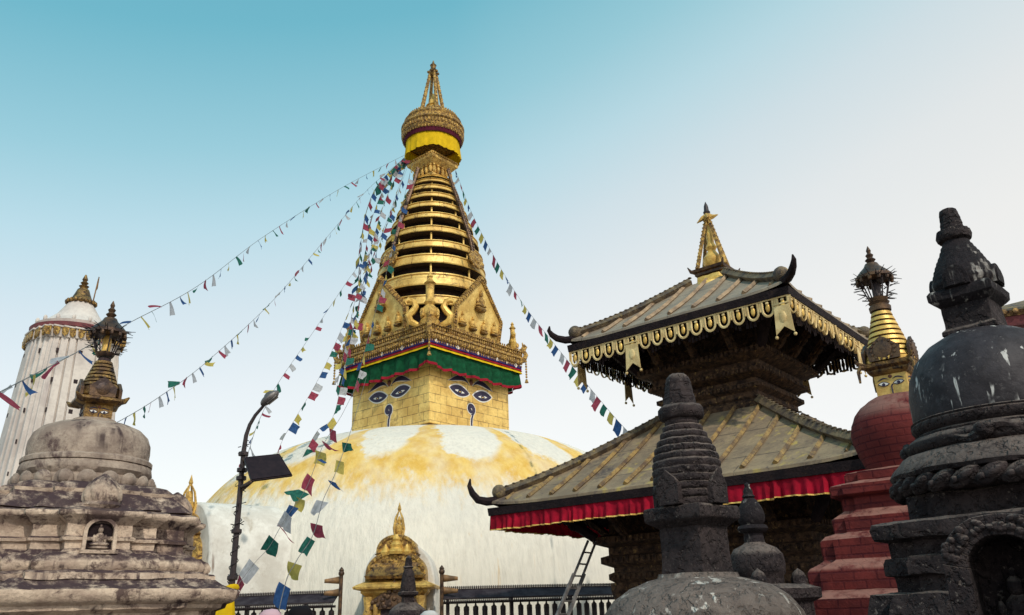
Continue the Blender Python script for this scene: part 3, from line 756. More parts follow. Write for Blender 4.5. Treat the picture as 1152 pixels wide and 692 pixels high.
# ------------------------------------------------------------------ white shikhara tower
sh = thing('shikhara_tower', 'tall white tapering temple tower with maroon ring and small gilded cap', 'tower', (-17.3, 30, 0), radians(-44))
AX = lambda py: zat(78, py, 30)
zr = AX(384)
plan = redent(1.12, [(.98, .12), (.66, .22), (.30, .30)])
plan2 = redent(1.12, [(1.02, .11), (.84, .05), (.80, .20), (.58, .12), (.54, .27), (.34, .19), (.30, .31)])
tw = MB(); tw.loft_scale(plan2, [(1.64, 0), (1.46, 4), (1.26, 8), (1.12, zr-.9), (1.04, zr)]); body = part('tower_body', tw, 'white_plaster', sh, 30, .03)
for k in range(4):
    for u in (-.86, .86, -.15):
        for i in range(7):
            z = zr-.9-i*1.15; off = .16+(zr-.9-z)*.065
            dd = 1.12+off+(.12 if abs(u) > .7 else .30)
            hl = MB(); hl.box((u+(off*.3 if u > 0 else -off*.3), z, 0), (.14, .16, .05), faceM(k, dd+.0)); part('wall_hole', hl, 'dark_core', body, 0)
rg = MB(); rg.loft(plan, [(.0, zr-.38), (.14, zr-.36), (.16, zr-.02), (.22, zr), (.22, zr+.06), (.0, zr+.08)]); part('scallop_band', rg, 'white_plaster', sh, 30)
sc_ = MB()
for k in range(4):
    M = faceM(k, 1.12+.30+.165, zr)
    for i in range(11):
        u = (-1+2*(i+.5)/11)*1.5; off = 0 if abs(u) < .46 else (-.08 if abs(u) < .82 else (-.18 if abs(u) < 1.15 else -.30))
        sc_.prism([(u-.12, -.02), (u-.10, -.26), (u, -.36), (u+.10, -.26), (u+.12, -.02)], M @ Matrix.Translation((0, 0, off)), .05)
part('gilt_fringe', sc_, 'gilt_carved', sh, 0)
rr = MB(); rr.lathe([(1.4, zr+.08), (1.60, zr+.13), (1.62, zr+.28), (1.45, zr+.33), (1.3, zr+.36)], 40); part('maroon_ring', rr, 'maroon', sh)
zc_ = zr+.32; zf = AX(343)
cn = MB(); cn.lathe([(1.42, zc_), (1.46, zc_+.12), (1.25, zc_+.2), (.78, (zc_+zf)/2+.05), (.44, zf)], 48, rfun=lambda a, z: 1+.02*abs(sin(a*14)))
for i in range(16):
    a = 2*pi*i/16; cn.ell((1.42*cos(a), 1.42*sin(a), zc_+.20), (.08, .08, .13), 6, 5)
part('cap_cone', cn, 'white_plaster', sh, 40)
zt_ = AX(310)
gf = MB(); gf.lathe([(.46, zf-.02), (.52, zf+.05), (.48, zf+.12), (.38, zf+.2), (.28, zf+.45), (.22, zf+.62), (.13, zf+.7), (.19, zf+.78), (.08, zf+.84), (.15, zf+.92), (.07, zf+1.0), (.11, zf+1.07), (.03, zt_)], 24)
for i in range(18): gf.ell((.52*cos(i*pi/9), .52*sin(i*pi/9), zf+.05), (.075, .075, .09), 6, 5)
part('gilded_cap', gf, 'gilt_dark', sh)
pl = MB(); pl.tube([(.42, .3, zf+.1), (.50, .34, zf+1.05)], .025, 6); pl.prism([(0, 0), (.12, .05), (.12, .55), (0, .6)], Matrix.Translation((.48, .34, zf+.55)) @ Matrix.Rotation(pi/2, 4, 'X'), .01); part('trident_pole', pl, 'flag_wood', sh)

# ------------------------------------------------------------------ shared stupa pieces
def lantern(parent, z0, s, seed, glow='gilt_bright'):
    rnd = random.Random(seed)
    la_ = MB(); la_.lathe([(.085*s, z0-.02*s), (.10*s, z0), (.11*s, z0+.03*s), (.06*s, z0+.05*s)], 12)
    lb_ = part('lantern', la_, 'bronze', parent)
    zt = z0+.27*s
    for i in range(8):
        a = 2*pi*i/8; b = MB(); b.tube([(.10*s*cos(a), .10*s*sin(a), z0+.03*s), (.175*s*cos(a), .175*s*sin(a), zt)], .008*s, 5); part('bar', b, 'black_metal', lb_)
    c = MB(); c.lathe([(.05*s, z0+.02*s), (.05*s, z0+.2*s), (.02*s, zt)], 10); part('lamp_core', c, glow, lb_)
    r = MB(); r.lathe([(.17*s, zt-.015*s), (.205*s, zt), (.205*s, zt+.035*s), (.16*s, zt+.09*s), (.09*s, zt+.16*s), (.07*s, zt+.2*s), (.03*s, zt+.21*s), (.06*s, zt+.25*s), (.03*s, zt+.28*s), (.045*s, zt+.31*s), (.02*s, zt+.34*s), (.028*s, zt+.37*s), (.004*s, zt+.43*s)], 16, rfun=lambda a, z: 1+.05*sin(a*8))
    for i in range(12): r.ell((.19*s*cos(i*pi/6), .19*s*sin(i*pi/6), zt-.02*s), (.025*s, .025*s, .035*s), 6, 4)
    part('canopy', r, 'bronze', lb_)
    for i in range(90):
        a = rnd.uniform(0, 2*pi); f = rnd.choice((0, .3, .6, 1., 1., 1.2)); r0 = (.10+.09*min(f, 1))*s; zz = z0+(.03+.24*f)*s
        el = rnd.uniform(-.35, .5); L = rnd.uniform(.06, .11)*s
        o = bpy.data.objects.new('spike', SPIKE); COL.objects.link(o); o.parent = lb_
        dv = Vector((cos(a)*cos(el), sin(a)*cos(el), sin(el)))
        o.matrix_local = Matrix.Translation((r0*cos(a), r0*sin(a), zz)) @ dv.to_track_quat('Z', 'Y').to_matrix().to_4x4() @ Matrix.Diagonal((s, s, L, 1))

_q = MB(); _q.tube([(0, 0, 0), (0, 0, 1)], [.006, .003], 4); SPIKE = bpy.data.meshes.new('spike'); _q.bm.to_mesh(SPIKE); _q.bm.free(); SPIKE.materials.append(MATS['black_metal'])
def eyes_small(mb, k, d, w, zc):
    F_ = lambda dd: faceM(k, d+dd, zc)
    for sx in (-1, 1):
        mb.mi = 0; mb.prism(shift(almond(w*.40, w*.17, w*.03, sx=sx), sx*w*.25, 0), F_(.001), .003)
        mb.mi = 1; mb.prism(shift(almond(w*.32, w*.11, w*.03, sx=sx), sx*w*.25, 0), F_(.005), .003)
        mb.mi = 0; mb.prism(shift(almond(w*.12, w*.11, 0, sx=sx), sx*w*.25, 0), F_(.009), .002)
        mb.mi = 0; mb.prism(shift(crescent(w*.42, w*.11, w*.05, sx), sx*w*.26, w*.13), F_(.001), .003)
    mb.tube([(0, -w*.36, .004), (.0, -w*.1, .004), (w*.04, -w*.02, .004)], w*.025, 5, faceM(k, d, zc))
    mb.mi = 2; mb.ell((0, w*.26, .003), (w*.07, w*.07, .008), 8, 5, faceM(k, d, zc)); mb.mi = 0

# ------------------------------------------------------------------ left stone stupa with plinth
LX, LY = -4.27, 8.0
lsu = thing('stone_stupa', 'weathered beige stone stupa on a stepped plinth with a carved buddha niche', 'stupa', (LX, LY, 0), radians(38))
Z = lambda py: zat(107-.155*(py-470)*1.0, py, LY)
PL1, PL2, PL3 = redent(.94, [(.86, .10), (.64, .22)]), redent(.84, [(.62, .10), (.42, .23)]), redent(.78, [(.50, .11), (.26, .24)])
pl = MB()
pl.loft(PL1, [(.12, 0), (.12, 1.30), (.06, 1.36), (.06, 1.44), (-.02, 1.48), (-.02, 1.60), (.03, 1.64), (.03, 1.68), (.09, 1.71), (.10, 1.745), (.14, 1.765), (.17, 1.80), (.18, 1.85), (.175, 1.87), (.12, 1.89), (.05, 1.92), (.0, 1.965), (-.10, 1.97)])
pl.loft(PL2, [(.12, 1.955), (.115, 1.965), (.115, 2.005), (.10, 2.02), (.06, 2.03), (.075, 2.05), (.08, 2.09), (.06, 2.13), (.02, 2.155), (-.0, 2.175), (-.1, 2.18)])
pl.rough(.09, .010, 6, 1); part('plinth', pl, 'beige_stone', lsu, 40)
bl = MB()
bl.loft(PL3, [(.05, 2.17), (.02, 2.19), (.0, 2.21), (.0, 2.265), (.025, 2.275), (.03, 2.30), (.0, 2.315), (-.0, 2.41), (.02, 2.43), (.05, 2.46), (.085, 2.485), (.09, 2.505), (.085, 2.525), (.02, 2.55), (-.06, 2.58), (-.08, 2.60)])
bl.rough(.08, .009, 7, 2); part('upper_block', bl, 'beige_stone', lsu, 40)
rb = MB(); rb.loft(redent(.70, [(.40, .10)]), [(.12, 2.56), (.08, 2.60), (-.02, 2.70), (-.04, 2.72), (-.03, 2.75), (-.08, 2.80), (-.14, 2.82), (-.2, 2.84)]); rb.rough(.08, .009, 7, 5); part('stepped_roof', rb, 'beige_stone', lsu, 40)
for k in range(4):
    M = faceM(k, 1.02, 2.185)
    nf = MB()   # arched frame round a shallow niche
    arch_o = [(-.135, 0)]+[(-.135*cos(pi*i/12), .17+.115*sin(pi*i/12)) for i in range(13)]+[(.135, 0)]
    arch_i = [(-.105, .015)]+[(-.105*cos(pi*i/12), .165+.092*sin(pi*i/12)) for i in range(13)]+[(.105, .015)]
    for i in range(len(arch_o)-1): nf.prism([arch_o[i], arch_i[i], arch_i[i+1], arch_o[i+1]][::-1], M, .045)
    nf.box((0, -.005, .035), (.30, .03, .09), M)
    ni = part('niche', nf, 'beige_stone', lsu, 30)
    nb_ = MB(); nb_.prism(fix([(x*.98, y) for x, y in arch_i]), M @ Matrix.Translation((0, 0, .004)), .004); part('niche_back', nb_, 'dark_wood', ni, 0)
    bd = MB(); buddha(bd, M @ Matrix.Translation((0, .02, .012)), .2, 10); part('buddha_figure', bd, 'beige_stone', ni)
    # shell-shaped antefix above the niche
    for u, sc, dd in ((0, 1., .02),):
        an = MB(); c = M @ Vector((u, .50, -.13))
        M2 = Matrix.Translation(c)
        an.lathe([(.13, -.09), (.15, -.05), (.152, -.02), (.148, .02), (.135, .055), (.115, .09), (.09, .12), (.06, .15), (.03, .17), (.01, .185)], 64, M=M2, rfun=lambda a, z: 1+.16*abs(sin(a*5+z*13))**.7-.06)
        an.lathe([(.15, -.13), (.17, -.1), (.15, -.07)], 20, M=M2)
        part('antefix', an, 'beige_stone', lsu)
lo = MB()
lo.lathe([(.60, 2.76), (.625, 2.80), (.63, 2.84), (.60, 2.90), (.56, 2.93), (.60, 2.98), (.59, 3.03), (.58, 3.05)], 96, rfun=lambda a, z: 1-(.04 if 2.77 < z < 2.92 else 0))
lo.lathe([(.56, 3.05), (.585, 3.06), (.585, 3.10), (.56, 3.12)], 96, rfun=lambda a, z: 1+.012*abs(sin(a*32))); lo.rough(.2, .003, 8, 3)
for i in range(20):
    a = 2*pi*(i+.5)/20; M = Matrix.Rotation(a, 4, 'Z') @ Matrix.Translation((.605, 0, 2.865)) @ Matrix.Rotation(radians(12), 4, 'Y')
    lo.ell((0, 0, 0), (.034, .090, .085), 10, 7, M); lo.ell((.018, 0, .01), (.03, .06, .055), 8, 6, M)
part('lotus_band', lo, 'dome_stone', lsu, 50)
dm = MB(); dm.lathe([(.54, 3.08), (.55, 3.12), (.556, 3.2), (.552, 3.28), (.522, 3.36), (.455, 3.425), (.35, 3.47), (.22, 3.495), (.20, 3.53), (0.05, 3.54)], 64); dm.rough(.12, .003, 4, 4); part('dome', dm, 'dome_stone', lsu, 50)
hb = MB(); hb.loft(square(.128), [(0, 3.52), (0, 3.67), (.06, 3.69), (.09, 3.71), (.09, 3.735), (.02, 3.75)])
for k in range(4):
    M = Matrix.Rotation(k*pi/2-pi/4, 4, 'Z'); hb.tube([(.2, 0, 3.70), (.30, 0, 3.715), (.345, 0, 3.75)], [.035, .028, .008], 6, M)
hx = part('eye_box', hb, 'gilt_dark', lsu, 30)
ef = MB()
for k in range(4): ef.mi = 3; ef.box((0, 0, .0015), (.22, .12, .003), faceM(k, .128, 3.595)); eyes_small(ef, k, .1315, .20, 3.595)
part('painted_eyes', ef, ['navy_paint', 'white_paint', 'red_dot', 'gilt_dark'], hx, 0)
cn = MB(); pr_ = [(.17, 3.745), (.19, 3.78)]
for i in range(7):
    f = i/7; r = .178-.10*f; z = 3.87+.29*f; cn.lathe([(r-.03, z), (r, z+.004), (r-.008, z+.030), (r-.03, z+.034)], 32, cap=False)
cn.lathe([(.15, 3.745), (.185, 3.78), (.17, 3.86)], 32); cn.mi = 1; cn.lathe([(.155, 3.84), (.055, 4.19)], 24); cone = part('spire', cn, ['gilt_dark', 'dark_core'], lsu)
for k in range(4):
    t_ = MB(); torana_plate(t_, faceM(k, .165, 3.745), .26, .20, .10, .03); t_.ell((0, .08, .03), (.07, .07, .02), 8, 5, faceM(k, .165, 3.745)); part('shield', t_, 'bronze', cone)
lantern(lsu, 4.22, .88, 5)
# dark stone behind the left edge: small stupa top
# ------------------------------------------------------------------ golden shrines in the dome
def shrine(name, label, loc, rz, s, group, hood_w=1.05, hood_h=1.35):
    r0 = thing(name, label, 'shrine', loc, rz, group)
    b = MB(); b.loft(square(.80), [(.1, 0), (.1, .3), (0, .34), (0, 2.2), (.04, 2.24), (.12, 2.3), (.12, 2.36), (.30, 2.40), (.32, 2.46), (.22, 2.52), (-.02, 2.62)])
    for sx in (-1, 1):
        b.lathe([(.1, .34), (.12, .5), (.08, .6), (.09, 1.6), (.13, 1.75), (.09, 1.9), (.14, 2.2)], 10, (sx*.72, -.86)); b.lathe([(.07, .34), (.07, 2.0)], 8, (sx*.5, -.9))
    part('shrine_body', b, 'gilt_relief', r0, 30)
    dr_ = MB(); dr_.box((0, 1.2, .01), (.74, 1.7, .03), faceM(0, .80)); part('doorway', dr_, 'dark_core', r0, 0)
    to = MB(); M = faceM(0, .84, 2.0); to.prism([(-.72, -.12), (.72, -.12), (.6, .12), (.3, .3), (.12, .42), (0, .62), (-.12, .42), (-.3, .3), (-.6, .12)], M, .08)
    rn = random.Random(3)
    for i in range(40):
        u = rn.uniform(-.6, .6); v = rn.uniform(-.08, .5*(1-abs(u)/.7)); to.ell((u, v, .08), (.07, .07, .06), 6, 4, M)
    part('torana', to, 'bronze', r0, 30)
    # lower barrel hood, band and upper hood
    def hood(w, z0, h, d0, d1, bumps):
        q = MB(); pts = [(-w, 0)]+[(-w*cos(pi*i/20)**1 if 0 < i < 20 else (-w if i == 0 else w), h*.25+h*.75*sin(pi*i/20)**.8) for i in range(21)]+[(w, 0)]
        q.prism(fix(pts), faceM(0, -d1, z0), d0+d1)
        for i in range(1, len(pts)-2):
            for f in (.3, .7):
                x = pts[i][0]*(1-f)+pts[i+1][0]*f; y = pts[i][1]*(1-f)+pts[i+1][1]*f
                q.ell((x*.93, y*.93, d0+.0), (.06, .06, .05), 6, 4, faceM(0, 0, z0))
        for i in range(bumps): a = rn.uniform(.1, pi-.1); rr = rn.uniform(.25, .85); q.ell((w*rr*cos(a), h*rr*sin(a), d0), (.06, .06, .05), 6, 4, faceM(0, 0, z0))
        return q
    part('lower_hood', hood(.84, 2.5, .92, .72, .9, 60), 'gilt_carved', r0, 30)
    mid = MB(); mid.loft(square(.58), [(.18, 2.98), (.16, 3.08), (-.04, 3.22), (-.02, 3.30), (.04, 3.34), (-.1, 3.4)]); mid.loft([(x*1.0, y-.2) for x, y in square(.62)], [(.16, 2.66), (.2, 2.74), (.12, 2.8), (-.02, 2.98)])
    part('tray', mid, 'gilt_dark', r0, 30)
    part('upper_hood', hood(.56, 3.2, .66, .62, .5, 40), 'gilt_carved', r0, 30)
    bb = MB(); c = (0, -.62)
    bb.lathe([(.24, 3.32), (.26, 3.4), (.16, 3.5), (.18, 3.58), (.1, 3.68), (.12, 3.74), (.05, 3.86)], 14, c)
    for sx in (-.3, .3): bb.lathe([(.13, 3.3), (.15, 3.38), (.08, 3.48), (.02, 3.6)], 10, (sx, -.64))
    part('pinnacle', bb, 'gilt_bright', r0)
    fl = MB()
    fl.lathe([(.16, 3.80), (.18, 3.88), (.1, 3.92), (.15, 4.02), (.13, 4.14), (.06, 4.2), (.07, 4.28), (.02, 4.42)], 12, (0, -.1))
    for k in range(4):
        a = k*pi/2+pi/4; fl.tube([(.15*cos(a), .15*sin(a)-.1, 3.84), (.19*cos(a), .19*sin(a)-.1, 4.08), (.13*cos(a), .13*sin(a)-.1, 4.38), (.0, -.1, 4.62)], [.03, .035, .03, .012], 5)
    fl.lathe([(.03, 4.55), (.06, 4.62), (.005, 4.82)], 8, (0, -.1))
    part('flame_finial', fl, 'gilt_relief', r0)
    if True:
        w = MB(); pts = [(-hood_w, 0)]+[(-hood_w*cos(pi*i/20)+.0, 2.4+hood_h*sin(pi*i/20)**.85) for i in range(21)]+[(hood_w, 0)]
        w.prism(fix(pts), faceM(0, -3.6, 0), 3.55); part('plaster_hood', w, 'surround_plaster', r0, 30, .06)
    r0.scale = (s, s, s)
    return r0
shrine('gilded_shrine', 'small gilded shrine with domed hoods and dark doorway set against the white dome', (-3.25, 22.6, 0), radians(1), .93, 'gilded shrines round the white dome')
shrine('gilded_shrine', 'gilded shrine in side view, mostly hidden behind the beige stone stupa', (-9.62, 24.2, 0), radians(-48), 1.18, 'gilded shrines round the white dome', 1.3, 1.75)

# little finials standing beside that shrine
for i, (px, py) in enumerate(((181, 570), (185, 571))):
    p = at(px, py, 21.5); f = MB(); h = p.z
    f.lathe([(.09, 0), (.09, h-.12), (.13, h-.08), (.06, h), (.09, h+.08), (.1, h+.14), (.04, h+.24), (.06, h+.28), (.01, h+.42)], 10)
    tag(part('bronze_finial', f, ['bronze'], None, 40, loc=(p.x, 21.5, 0)), ['thin bronze finial above the plinth corner, left of its twin', 'thin bronze finial above the plinth corner, right one nearer the flame finial'][i], 'finial', 'bronze finials behind the stone plinth')

# ------------------------------------------------------------------ prayer wheel rails
def rail(label, a0, a1, R=11.9):
    r0 = thing('prayer_wheel_rail', label, 'railing', (GX, GY, 0), 0, 'prayer wheel rails round the white dome')
    n = max(6, int(abs(a1-a0)/(.021)))
    P = lambda a, r, z: (r*sin(a), -r*cos(a), z)
    rows = lambda prof: [[P(a0+(a1-a0)*i/n, R+o, z) for o, z in prof] for i in range(n+1)]
    zr = 2.17
    rf = MB(); rf.grid(rows([(-.05, zr), (.34, zr-.21), (.34, zr-.25), (-.05, zr-.05), (-.05, zr)])); ro = part('roof', rf, 'slate', r0, 20)
    tr = MB(); m_ = n*5
    for i in range(m_):
        a = a0+(a1-a0)*(i+.5)/m_
        tr.ell(P(a, R-.05, zr+.05), (.022, .022, .045), 6, 4); tr.ell(P(a, R+.36, zr-.29), (.022, .022, .045), 6, 4)
    tr.grid(rows([(-.07, zr-.01), (-.03, zr-.0), (-.03, zr+.02), (-.07, zr+.02)])); tr.grid(rows([(.33, zr-.24), (.37, zr-.24), (.37, zr-.21)]))
    part('trim', tr, 'black_metal', ro, 0)
    bs = MB(); bs.grid(rows([(-.2, 0), (-.2, 1.1), (.25, 1.1), (.25, 0)])); part('base_wall', bs, 'white_plaster', r0, 20)
    br = MB(); br.grid(rows([(.05, 1.22), (.13, 1.22), (.13, 1.17), (.05, 1.17)])); br.grid(rows([(.05, 1.88), (.13, 1.88), (.13, 1.82), (.05, 1.82)])); part('bar', br, 'black_metal', r0, 0)
    wn = min(60, int(abs(a1-a0)*R/.235)); wm = None
    for i in range(wn):
        a = a0+(a1-a0)*(i+.5)/wn
        if i % 7 == 0:
            q = MB(); q.box((0, 0, (1.1+zr-.1)/2), (.09, .09, zr-.1-1.1)); part('post', q, 'black_metal', r0, 0, loc=P(a, R+.05, 0), rz=a); continue
        if wm is None:
            q = MB(); q.lathe([(.02, 1.2), (.02, 1.3), (.07, 1.32), (.075, 1.4), (.07, 1.42), (.07, 1.64), (.075, 1.66), (.07, 1.74), (.03, 1.77), (.015, 1.84)], 12); o = part('prayer_wheel', q, 'black_metal', r0, loc=P(a, R+.09, 0)); wm = o.data
        else:
            o = bpy.data.objects.new('prayer_wheel', wm); COL.objects.link(o); o.parent = r0; o.location = P(a, R+.09, 0)
    return r0
rail('dark prayer wheel rail left of the gilded shrine, beyond the lamp post', -.74, -.095)
rail('dark prayer wheel rail right of the gilded shrine, behind the ladder', .135, .86)

# bronze standards with metal pennants
def standard(label, px, py, Y, sx):
    p = at(px, py, Y); r0 = thing('pennant_post', label, 'post', (p.x, Y, 0), 0, 'pennant posts beside the gilded shrine')
    q = MB(); h = p.z; q.tube([(0, 0, 0), (0, 0, h)], .05, 8); q.ell((0, 0, h+.04), (.08, .08, .08), 8, 6); q.lathe([(.05, h+.08), (.07, h+.12), (.01, h+.2)], 8); part('pole', q, 'bronze', r0)
    for dz in (-.12, -.42):
        f = MB(); n = 8; rows = []
        for i in range(n+1):
            t = i/n; rows.append([(sx*.42*t, .04*sin(t*5), h+dz-.02*t+(.10*(1-t*.55))*e) for e in (1, -1)])
        f.grid(rows); o = part('pennant', f, 'flag_wood', r0); so = o.modifiers.new('thick', 'SOLIDIFY'); so.thickness = .015
    return r0
standard('bronze post with two metal pennants pointing right, right of the gilded shrine', 497, 645, 21.9, 1)
standard('bronze post with two metal pennants pointing left, left of the gilded shrine', 384, 647, 21.9, -1)

# small dark stupa before the gilded shrine
ds_ = thing('small_stupa', 'small dark stone stupa standing in front of the gilded shrine', 'stupa', (-1.72, 13, 0), .3)
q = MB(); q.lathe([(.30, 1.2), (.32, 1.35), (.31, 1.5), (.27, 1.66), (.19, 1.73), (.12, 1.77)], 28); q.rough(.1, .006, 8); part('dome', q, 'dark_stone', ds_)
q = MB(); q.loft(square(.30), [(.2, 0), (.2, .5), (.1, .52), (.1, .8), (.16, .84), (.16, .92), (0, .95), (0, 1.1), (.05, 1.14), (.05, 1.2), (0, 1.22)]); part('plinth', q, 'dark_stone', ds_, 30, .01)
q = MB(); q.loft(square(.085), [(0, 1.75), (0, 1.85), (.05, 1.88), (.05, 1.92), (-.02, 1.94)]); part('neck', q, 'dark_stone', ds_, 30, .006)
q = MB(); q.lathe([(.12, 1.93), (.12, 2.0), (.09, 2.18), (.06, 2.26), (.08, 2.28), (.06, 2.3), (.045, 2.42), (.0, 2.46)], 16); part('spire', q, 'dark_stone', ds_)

# ------------------------------------------------------------------ lamp post with solar panel
LPX, LPY = -5.11, 15.0
lp = thing('lamp_post', 'dark street lamp post with bent arm and solar panel, left of the white dome', 'lamp post', (LPX, LPY, 0))
q = MB(); ph = 4.85
arm = [(0, 0, 0), (0, 0, 1.5), (0, 0, 3), (0, 0, ph-.3), (.02, 0, ph), (.07, 0, ph+.2), (.16, 0, ph+.38), (.27, 0, ph+.52), (.34, -.02, ph+.60)]
q.tube(arm, [.068, .06, .054, .046, .04, .036, .033, .03, .028], 10)
for z in (1.75, 2.3, 3.1, 4.05, 4.2, 4.5): q.lathe([(.075, z-.04), (.095, z-.03), (.095, z+.03), (.075, z+.04)], 10)
rn = random.Random(2)
for i in range(42):
    z = rn.uniform(1.6, 4.8); a = rn.uniform(0, 2*pi); L = rn.uniform(.02, .06); q.tube([(.05*cos(a), .05*sin(a), z), (.07*cos(a)+L*cos(a), .07*sin(a)+L*sin(a), z+rn.uniform(-.04, .05))], .008, 4)
hel = [(.075*cos(i*.8), .075*sin(i*.8), 1.4+i*.03) for i in range(70)]; q.tube(hel, .009, 4)
part('pole', q, 'black_metal', lp)
hd = MB(); M = Matrix.Translation((.42, -.03, ph+.70)) @ Matrix.Rotation(radians(-40), 4, 'Y')
hd.ell((0, 0, 0), (.21, .12, .09), 14, 8, M); hd.ell((.02, 0, .07), (.10, .08, .05), 10, 6, M); hd.box((.02, 0, -.06), (.22, .14, .03), M); part('lamp_head', hd, 'steel', lp)
c0, c1, c2, c3 = at(275, 516, 14.75), at(314, 512, 15.15), at(328, 535, 14.85), at(283, 541, 14.4)
o = Vector((LPX, LPY, 0)); nrm = (c1-c0).cross(c3-c0).normalized()
if nrm.z < 0: nrm = -nrm
sp_ = MB(); vs = [p-o for p in (c0, c1, c2, c3)]
a = [sp_.v(p) for p in vs]; b = [sp_.v(p+nrm*.035) for p in vs]; sp_.face(a); sp_.face(b[::-1])
for i in range(4): sp_.face([a[i], a[(i+1) % 4], b[(i+1) % 4], b[i]])
pan = part('solar_panel', sp_, 'solar_cell', lp, 0)
fr = MB()
for i in range(4): fr.tube([vs[i], vs[(i+1) % 4]], .022, 4)
fr.tube([(vs[0]+vs[3])/2, (vs[1]+vs[2])/2], .02, 4); fr.tube([(vs[0]*.6+vs[1]*.4)-nrm*.01, (vs[3]*.6+vs[2]*.4)-nrm*.01], .015, 4)
part('frame', fr, 'black_metal', pan, 0)
bk = MB(); mid_ = (vs[0]+vs[2])/2
bk.tube([(0, 0, vs[0].z+.02), vs[0]*.7+mid_*.3], .03, 6); bk.tube([(0, 0, vs[3].z-.1), (vs[3]*.6+mid_*.4)-nrm*.03, mid_-nrm*.03], .025, 6); bk.tube([(0, 0, vs[3].z-.02), vs[3]], .025, 6); part('bracket', bk, 'bronze', lp)
# yellow cloth knotted round the pole
yk = MB(); rows = []
pc = at(254, 672, 14.85)
for i in range(10):
    t = i/9; rows.append([])
    for j in range(15):
        a = j/14; rows[-1].append((-.40*t*(1-a)+.16*a*(.4+t)-.0, -.12+.07*sin(a*9+t*2)*t, 2.12-.72*t-.12*a*t+.04*sin(a*7)))
yk.grid(rows); yk.tube([(.09*cos(k*.7), .09*sin(k*.7), 2.13+.02*sin(k)) for k in range(10)], .05, 6)
yo = part('knotted_cloth', yk, 'yellow_cloth', None, 60, loc=(LPX, LPY, 0)); tag(yo, 'yellow cloth knotted round the foot of the lamp post', 'cloth')

# ------------------------------------------------------------------ foreground stone stupa (middle)
FX, FY = 1.045, 5.0
fg = thing('stone_stupa', 'dark stone stupa with ringed spire and white-splashed dome, in front of the pagoda', 'stupa', (FX, FY, 0), radians(-47))
q = MB(); q.lathe([(.52, .9), (.58, 1.1), (.60, 1.3), (.592, 1.45), (.56, 1.56), (.50, 1.64), (.41, 1.70), (.30, 1.735), (.24, 1.75), (.23, 1.775), (.1, 1.78)], 64); q.rough(.06, .008, 5, 2); part('dome', q, 'splashed_stone', fg, 60)
q = MB(); q.loft(redent(.55, [(.42, .1)]), [(.25, 0), (.25, .3), (.15, .33), (.15, .55), (.22, .6), (.22, .68), (.05, .74), (.05, .86), (.0, .92)]); q.rough(.12, .012, 5); part('plinth', q, 'splashed_stone', fg, 40)
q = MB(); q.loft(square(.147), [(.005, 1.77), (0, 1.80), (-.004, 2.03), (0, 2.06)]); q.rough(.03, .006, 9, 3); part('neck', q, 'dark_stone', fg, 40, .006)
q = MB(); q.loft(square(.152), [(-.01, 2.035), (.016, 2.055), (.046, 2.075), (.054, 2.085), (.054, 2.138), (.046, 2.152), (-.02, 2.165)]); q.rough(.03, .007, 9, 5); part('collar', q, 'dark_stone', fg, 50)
pr_ = [(.19, 2.155)]; N_ = 12
def env(f):
    K = ((0, .184), (.12, .200), (.25, .213), (.42, .211), (.61, .190), (.75, .157), (.9, .116), (1, .094))
    for (a, ra), (b, rb) in zip(K, K[1:]):
        if f <= b: return ra+(rb-ra)*(f-a)/(b-a)
for i in range(N_):
    f0, f1 = i/N_, (i+1)/N_; z0, z1 = 2.16+.54*f0, 2.16+.54*f1; r = env((f0+f1)/2)
    pr_ += [(r-.002, z0+.003), (r+.003, z0+.25*(z1-z0)), (r+.002, z0+.75*(z1-z0)), (r-.005, z1-.003)]
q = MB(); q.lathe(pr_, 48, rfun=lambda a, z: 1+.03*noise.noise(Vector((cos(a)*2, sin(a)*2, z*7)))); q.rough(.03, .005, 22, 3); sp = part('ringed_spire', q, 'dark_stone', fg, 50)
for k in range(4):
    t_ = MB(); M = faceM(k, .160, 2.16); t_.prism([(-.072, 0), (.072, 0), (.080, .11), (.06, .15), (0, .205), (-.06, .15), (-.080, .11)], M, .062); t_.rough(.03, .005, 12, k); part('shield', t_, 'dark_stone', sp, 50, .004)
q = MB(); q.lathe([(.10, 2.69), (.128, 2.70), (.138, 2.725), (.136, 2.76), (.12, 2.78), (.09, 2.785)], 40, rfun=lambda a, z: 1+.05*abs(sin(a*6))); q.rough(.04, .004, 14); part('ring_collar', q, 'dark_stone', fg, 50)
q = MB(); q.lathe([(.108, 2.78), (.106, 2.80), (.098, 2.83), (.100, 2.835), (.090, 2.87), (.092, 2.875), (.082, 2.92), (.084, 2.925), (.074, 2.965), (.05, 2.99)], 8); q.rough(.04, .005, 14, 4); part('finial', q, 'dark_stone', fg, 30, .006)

# small stupa behind it
sm = thing('small_stupa', 'little dark stone stupa with droplet spire, between the middle stone stupa and the red one', 'stupa', (2.243, 8, 0), .5)
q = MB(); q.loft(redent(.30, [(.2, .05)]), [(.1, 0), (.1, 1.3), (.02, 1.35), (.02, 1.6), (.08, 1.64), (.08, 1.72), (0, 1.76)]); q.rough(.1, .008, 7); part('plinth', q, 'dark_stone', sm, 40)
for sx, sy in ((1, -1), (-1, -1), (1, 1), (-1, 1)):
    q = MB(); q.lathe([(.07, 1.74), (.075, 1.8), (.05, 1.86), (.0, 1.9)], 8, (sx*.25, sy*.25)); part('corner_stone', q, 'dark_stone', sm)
q = MB(); q.lathe([(.22, 1.72), (.225, 1.84), (.25, 1.87), (.255, 1.95), (.245, 2.03), (.2, 2.09), (.11, 2.13), (.09, 2.15)], 36); q.rough(.05, .005, 8); part('dome', q, 'dark_stone', sm, 50)
